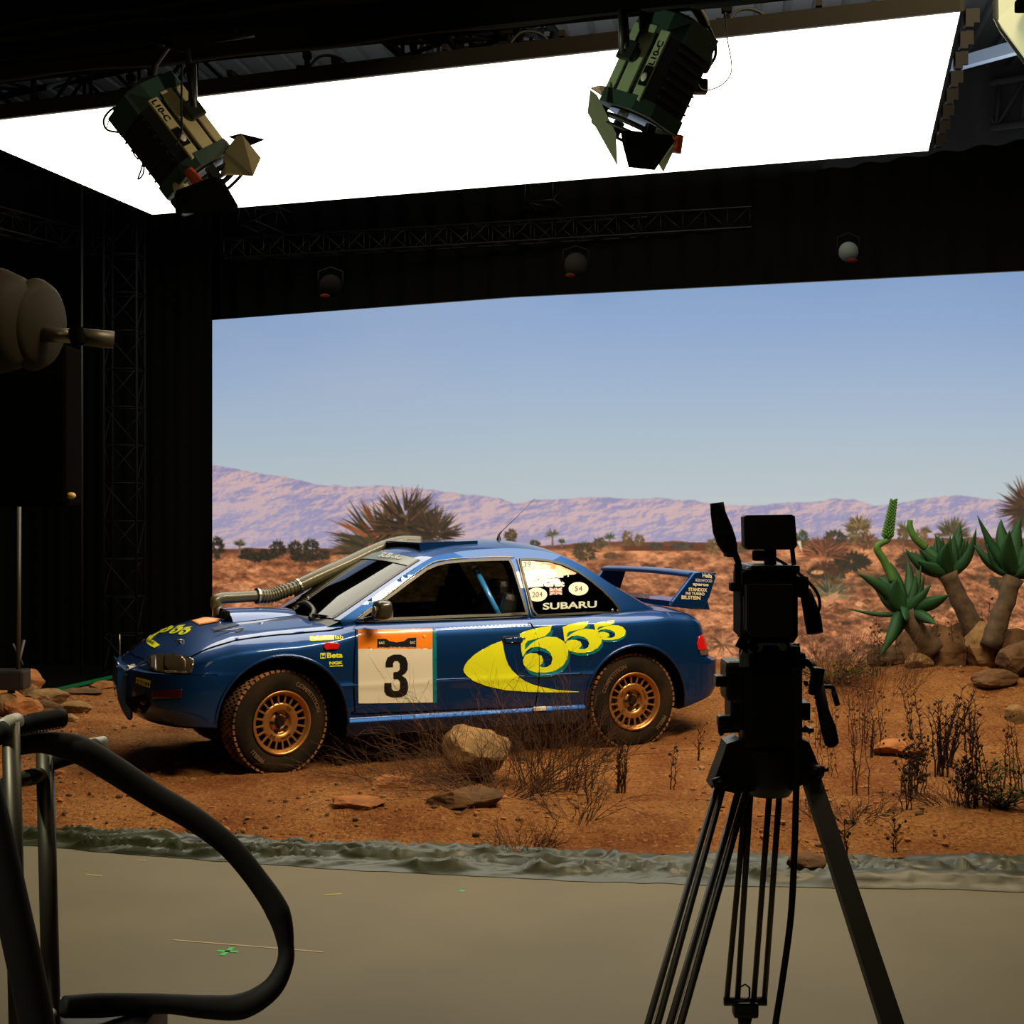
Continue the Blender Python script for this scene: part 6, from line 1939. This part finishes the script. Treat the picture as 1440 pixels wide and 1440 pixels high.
floor_strip('floor_tape', (120, 1230), (143, 1232), .02, tape_y, 'short dull yellow tape piece near the tube rack')
floor_strip('floor_tape', (456, 1259), (481, 1257), .02, tape_y, 'short yellow tape piece near the front of the tarpaulin')
floor_strip('floor_tape', (192, 1210), (206, 1211), .012, tape_y, 'tiny yellow tape piece close to the tarpaulin at left')
floor_strip('floor_tape', (647, 1253), (653, 1253.5), .02, tape_g, 'tiny green tape dot before the tarpaulin')

# ------------------------------------------------------------------ tripod and cinema camera
TD = 3.7; kt = TD / F
tr = thing('camera_tripod', 'tall black camera tripod with pan handle standing on the studio floor', 'tripod', (on_z(1080, 1713).x, TD, 0))
alu = mat('anodised_tube', (.055, .052, .036), .38, .7)
carb = mat('black_tripod_plastic', (.008, .008, .008), .45)
def T_(px, py, d=0.0): return P(px, py, TD + d)
def tpart(name, mb, mt, label=None): return mb.part(name, mt, tr, label)
def extend(p, q, z=0.01):
    t = (z - p.z) / (q.z - p.z); return p.lerp(q, t)
# left leg: four tubes
leg = Local()
for (xt, yt, xb, yb, w) in ((1010, 1100, 911, 1440, 9), (1019, 1100, 925, 1440, 9), (1040, 1108, 942, 1440, 10), (1051, 1108, 957, 1440, 10)):
    a, b_ = T_(xt, yt, 0), T_(xb, yb, -.45)
    leg.tube([a, extend(a, b_, .05)], w * kt / 2, 10)
l1 = tpart('leg', leg, alu, 'left tripod leg of four parallel tubes')
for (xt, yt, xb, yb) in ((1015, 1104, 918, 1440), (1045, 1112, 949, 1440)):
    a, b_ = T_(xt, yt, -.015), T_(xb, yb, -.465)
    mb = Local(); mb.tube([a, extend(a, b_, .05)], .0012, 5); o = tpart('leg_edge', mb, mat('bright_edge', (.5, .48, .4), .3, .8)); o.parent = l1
# rear leg: four tubes ending in a casting
leg = Local()
for (xt, xb, w, y1) in ((1052, 1022, 9, 1405), (1057, 1037, 9, 1405), (1084, 1060, 9, 1405), (1098, 1075, 9, 1405)):
    leg.tube([T_(xt, 1090, .05), T_(xb, y1, .45)], w * kt / 2, 10)
l2 = tpart('leg', leg, alu, 'rear tripod leg of four thin tubes')
mb = Local(); mb.tube([T_(1018, 1408, .45), T_(1078, 1408, .45)], 7 * kt, 14); mb.box(T_(1048, 1418, .45), (.07, .05, .045), bev=.01)
mb.tube([T_(1040, 1402, .45), T_(1041, 1388, .45), T_(1048, 1384, .45), T_(1054, 1389, .45), T_(1054, 1402, .45)], .003, 6)
a = T_(1048, 1425, .45); mb.tube([a, T_(1047, 1440, .47), extend(a, T_(1047, 1440, .465), .03)], [.022, .018, .016], 10)
o = tpart('leg_casting', mb, carb); o.parent = l2
# right leg, seen edge-on as a broad dark blade
leg = Local()
a0, a1 = T_(1127, 1085, 0), T_(1152, 1085, 0); b0, b1 = T_(1240, 1440, -.5), T_(1272, 1440, -.5)
e0, e1 = extend(a0, b0, .06), extend(a1, b1, .06)
leg.prism([a0, a1, e1, e0], Vector((.0, .06, .0)))
l3 = tpart('leg', leg, mat('dark_leg_face', (.012, .012, .010), .5), 'right tripod leg, broad and dark')
# feet
for p_ in (extend(T_(1030, 1104, 0), T_(934, 1440, -.45), 0.0), Vector(((e0 + e1) / 2))):
    mb = Local(); mb.cyl(Vector((p_.x, p_.y, .0)), Vector((p_.x, p_.y, .07)), .035, .02); tpart('foot', mb, rubber)
# hip joints with clamp knobs
mb = Local()
mb.prism([T_(1000, 1108), T_(1018, 1060), T_(1022, 1046), T_(1040, 1040), T_(1062, 1060), T_(1062, 1112), T_(1035, 1116)], (0, .10, 0))
mb.prism([T_(1112, 1112), T_(1112, 1060), T_(1128, 1040), T_(1138, 1044), T_(1158, 1092), T_(1152, 1100), T_(1128, 1104)], (0, .10, 0))
mb.box(T_(1076, 1085, .06), (.17, .10, .03)); tpart('bowl_shoulder', mb, carb)
mb = Local(); mb.tube([T_(1003, 1104, -.02), T_(1022, 1098, -.02)], .016, 10); tpart('clamp_knob', mb, carb); mb = Local(); mb.tube([T_(1140, 1082, -.02), T_(1158, 1085, -.02)], .014, 10); mb.tube([T_(1155, 1084, -.02), T_(1165, 1082, -.02)], .005, 8); tpart('clamp_knob', mb, carb)
# bowl and fluid head
mb = Local(); mb.lathe([(.02, -.10), (.05, -.10), (.075, -.06), (.085, .0), (.085, .02)], T_(1082, 1062, .06), (0, 0, 1), 32); mb.cyl(T_(1082, 1096, .06), T_(1082, 1075, .06), .03); tpart('bowl', mb, carb)
mb = Local(); mb.box(T_(1083, 985, .04), (.150, .10, .235), bev=.02); mb.box(T_(1083, 1048, .07), (.135, .14, .06), bev=.02)
mb.box(T_(1032, 955, .07), (.055, .12, .10), bev=.012); mb.box(T_(1034, 1000, .07), (.04, .12, .08), bev=.012); mb.box(T_(1130, 998, .07), (.02, .08, .045), bev=.004)
head_o = tpart('fluid_head', mb, carb)
mb = Local(); mb.box(T_(1012, 957, .05), (.025, .05, .028), bev=.004); mb.box(T_(1030, 948, .02), (.022, .03, .018), bev=.004); mb.tube([T_(1024, 943, .02), T_(1042, 942, .02)], .006, 8); tpart('drag_levers', mb, black_metal); mb = Local(); mb.box(T_(1020, 1014, .03), (.04, .04, .03), bev=.006); mb.tube([T_(1010, 1028, .02), T_(1040, 1026, .02)], .007, 8); mb.tube([T_(1012, 1020, .02), T_(1015, 1034, .02)], .006, 8)
tpart('drag_levers', mb, black_metal)
mb = Local(); mb.box(T_(1083, 1018, -.006), (.04, .003, .0035)); tpart('level_mark', mb, mat('pale_mark', (.3, .3, .28), .4))
mb = Local(); mb.box(T_(1135, 1026, .05), (.03, .03, .012), bev=.003); mb.tube([T_(1130, 1022, .03), T_(1140, 1030, .03)], .006, 8); mb.tube([T_(1131, 962, .03), T_(1136, 960, .03)], .008, 8); tpart('side_levers', mb, mat('dim_steel', (.12, .12, .11), .35, .8))
# pan handle
mb = Local(); mb.tube(spline([T_(1122, 932, .0), T_(1134, 931, -.02), T_(1143, 938, -.04), T_(1149, 955, -.06)], 5), .010, 10); mb.box(T_(1148, 958, -.06), (.03, .03, .07), Matrix.Rotation(.15, 3, 'Y'), bev=.008); pn = tpart('pan_handle', mb, black_metal)
mb = Local(); mb.tube([T_(1150, 960, -.06), T_(1158, 1000, -.09), T_(1165, 1025, -.11), T_(1170, 1046, -.12), T_(1171, 1050, -.12)], [.014, .014, .019, .017, .009], 14); o = tpart('handle_grip', mb, rubber); o.parent = pn
mb = Local(); mb.tube(spline([T_(1157, 966, -.05), T_(1168, 966, -.05), T_(1172, 970, -.05), T_(1178, 990, -.05)], 4), .0055, 8); mb.tube([T_(1172, 972, -.05), T_(1178, 992, -.05)], .007, 8); o = tpart('handle_crank', mb, black_metal); o.parent = pn

cc = thing('cinema_camera', 'black cinema camera seen from behind on top of the tripod, with monitor', 'camera', T_(1083, 905, .05))
camb = mat('camera_black', (.004, .004, .004), .7, spec=.1)
def cpart(name, mb, mt=None, label=None): return mb.part(name, mt or camb, cc, label)
mb = Local()
pl_ = [(1044, 806), (1050, 801), (1110, 800), (1118, 804), (1122, 812), (1122, 895), (1116, 904), (1054, 904), (1044, 894)]
mb.prism([T_(x, y, -.06) for x, y in pl_], (0, .15, 0)); cpart('camera_body', mb)
mb = Local(); mb.prism([T_(x, y, -.10) for x, y in [(1050, 822), (1116, 822), (1116, 888), (1108, 896), (1058, 896), (1050, 886)]], (0, .05, 0)); cpart('battery', mb, mat('battery_black', (.005, .005, .005), .6))
mb = Local(); mb.beam(T_(1041.5, 822, -.02), T_(1041.5, 896, -.02), .008, .05); mb.beam(T_(1040, 896, -.02), T_(1056, 904, -.02), .01, .05); cpart('side_bracket', mb)
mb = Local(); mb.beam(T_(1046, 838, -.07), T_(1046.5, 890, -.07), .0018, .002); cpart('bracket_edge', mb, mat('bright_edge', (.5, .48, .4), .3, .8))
mb = Local(); mb.box(T_(1080, 798, .06), (.12, .22, .018), bev=.004); mb.box(T_(1058, 803, -.0), (.03, .03, .02), bev=.004); mb.box(T_(1110, 808, -.02), (.03, .05, .03), bev=.006)
mb.box(T_(1068, 795, .04), (.045, .10, .008)); mb.box(T_(1104, 797, .0), (.05, .08, .008)); cpart('top_plate', mb, mat('dull_camera_metal', (.05, .055, .05), .35, .7))
mb = Local(); mb.box(T_(1083, 784, .05), (.028, .028, .07), bev=.004); mb.sphere(T_(1083, 776, .05), .016, 2); mb.box(T_(1068, 781, .07), (.035, .03, .028), bev=.006); cpart('monitor_arm', mb)
mb = Local(); mb.prism([T_(x, y, .0) for x, y in [(1046, 727), (1050, 724.5), (1113, 723.5), (1118, 726), (1121, 767), (1117, 773), (1052, 773), (1047, 768)]], (0, .05, 0)); cpart('monitor', mb, mat('monitor_back', (.006, .006, .006), .6))
mb = Local(); mb.tube([T_(1114, 772, .02), T_(1116, 790, .02), T_(1117, 815, .0)], .006, 8); mb.tube(spline([T_(1090, 785, .02), T_(1110, 797, -.02), T_(1130, 812, -.05), T_(1148, 832, -.07), T_(1153, 850, -.07), T_(1150, 862, -.06)], 6), .004, 8); cpart('cables', mb, rubber)
mb = Local(); mb.tube([T_(1008, 707, .0), T_(1010, 722, .0), T_(1016, 745, .0), T_(1022, 762, .0), T_(1026, 775, .0)], [.017, .019, .025, .0245, .017], 18); cpart('viewfinder_eyecup', mb, rubber)
mb = Local(); mb.box(T_(1027, 772, .03), (.028, .06, .04), bev=.006); mb.tube([T_(1030, 770, .02), T_(1038, 790, .02), T_(1041, 815, .02)], .008, 8); mb.beam(T_(1036, 793, .0), T_(1036, 820, .0), .010, .02); mb.box(T_(1034, 825, .0), (.028, .04, .022), bev=.005); cpart('viewfinder_arm', mb)
mb = Local(); mb.box(T_(1127, 825, .0), (.024, .08, .055), bev=.008); mb.tube([T_(1132, 830, -.02), T_(1138, 850, -.03), T_(1143, 870, -.04), T_(1146, 890, -.05)], [.014, .018, .021, .020], 14); cpart('hand_grip', mb)
mb = Local(); mb.box(T_(1083, 912, .05), (.115, .20, .028), bev=.004); mb.box(T_(1085, 925, .06), (.14, .18, .04), bev=.008)
mb.tube([T_(1060, 900, -.02), T_(1060, 910, -.1)], .012, 10); mb.tube([T_(1104, 900, -.02), T_(1104, 910, -.1)], .012, 10); cpart('base_plate', mb)
rg_ = mat('rod_grey', (.18, .19, .19), .35, .6)
mb = Local(); mb.cyl(T_(1064, 905, -.06), T_(1067, 911, -.10), .009, .010, 14); mb.tube([T_(1052, 901, -.06), T_(1062, 904, -.06)], .005, 8); cpart('rod_end', mb, rg_)
mb = Local(); mb.cyl(T_(1099, 904, -.06), T_(1101, 910, -.10), .009, .010, 14); mb.tube([T_(1098, 903, -.06), T_(1108, 901, -.06)], .005, 8); cpart('rod_end', mb, rg_)
mb = Local(); mb.prism([T_(x, y, -.02) for x, y in [(1047, 909), (1066, 931), (1060, 938), (1040, 938), (1041, 922)]], (0, .012, 0)); cpart('clapper_plate', mb, mat('pale_striped_plate', (.19, .21, .22), .5, noise_amt=.4, noise_scale=60), 'pale grey slanted plate')
mb = Local(); mb.tube([T_(1120, 905, .0), T_(1121, 945, .02)], .008, 8); mb.box(T_(1113, 933.5, -.05), (.014, .01, .008), bev=.002); cpart('side_rod', mb, black_metal)
mb = MB(); mb.tube(spline([T_(1117, 940, -.09), T_(1122, 1020, -.09), T_(1120, 1100, -.09), T_(1117, 1200, -.09), T_(1112, 1290, -.09), T_(1100, 1380, -.09), T_(1088, 1460, -.09), T_(1075, 1600, -.05), T_(1060, 1690, .0)], 6), 4.6 * kt, 12)
tag(mb.build('camera_cable', cbm, origin=T_(1117, 1200, -.09)), 'black cable hanging from the tripod camera down to the floor', 'cable')
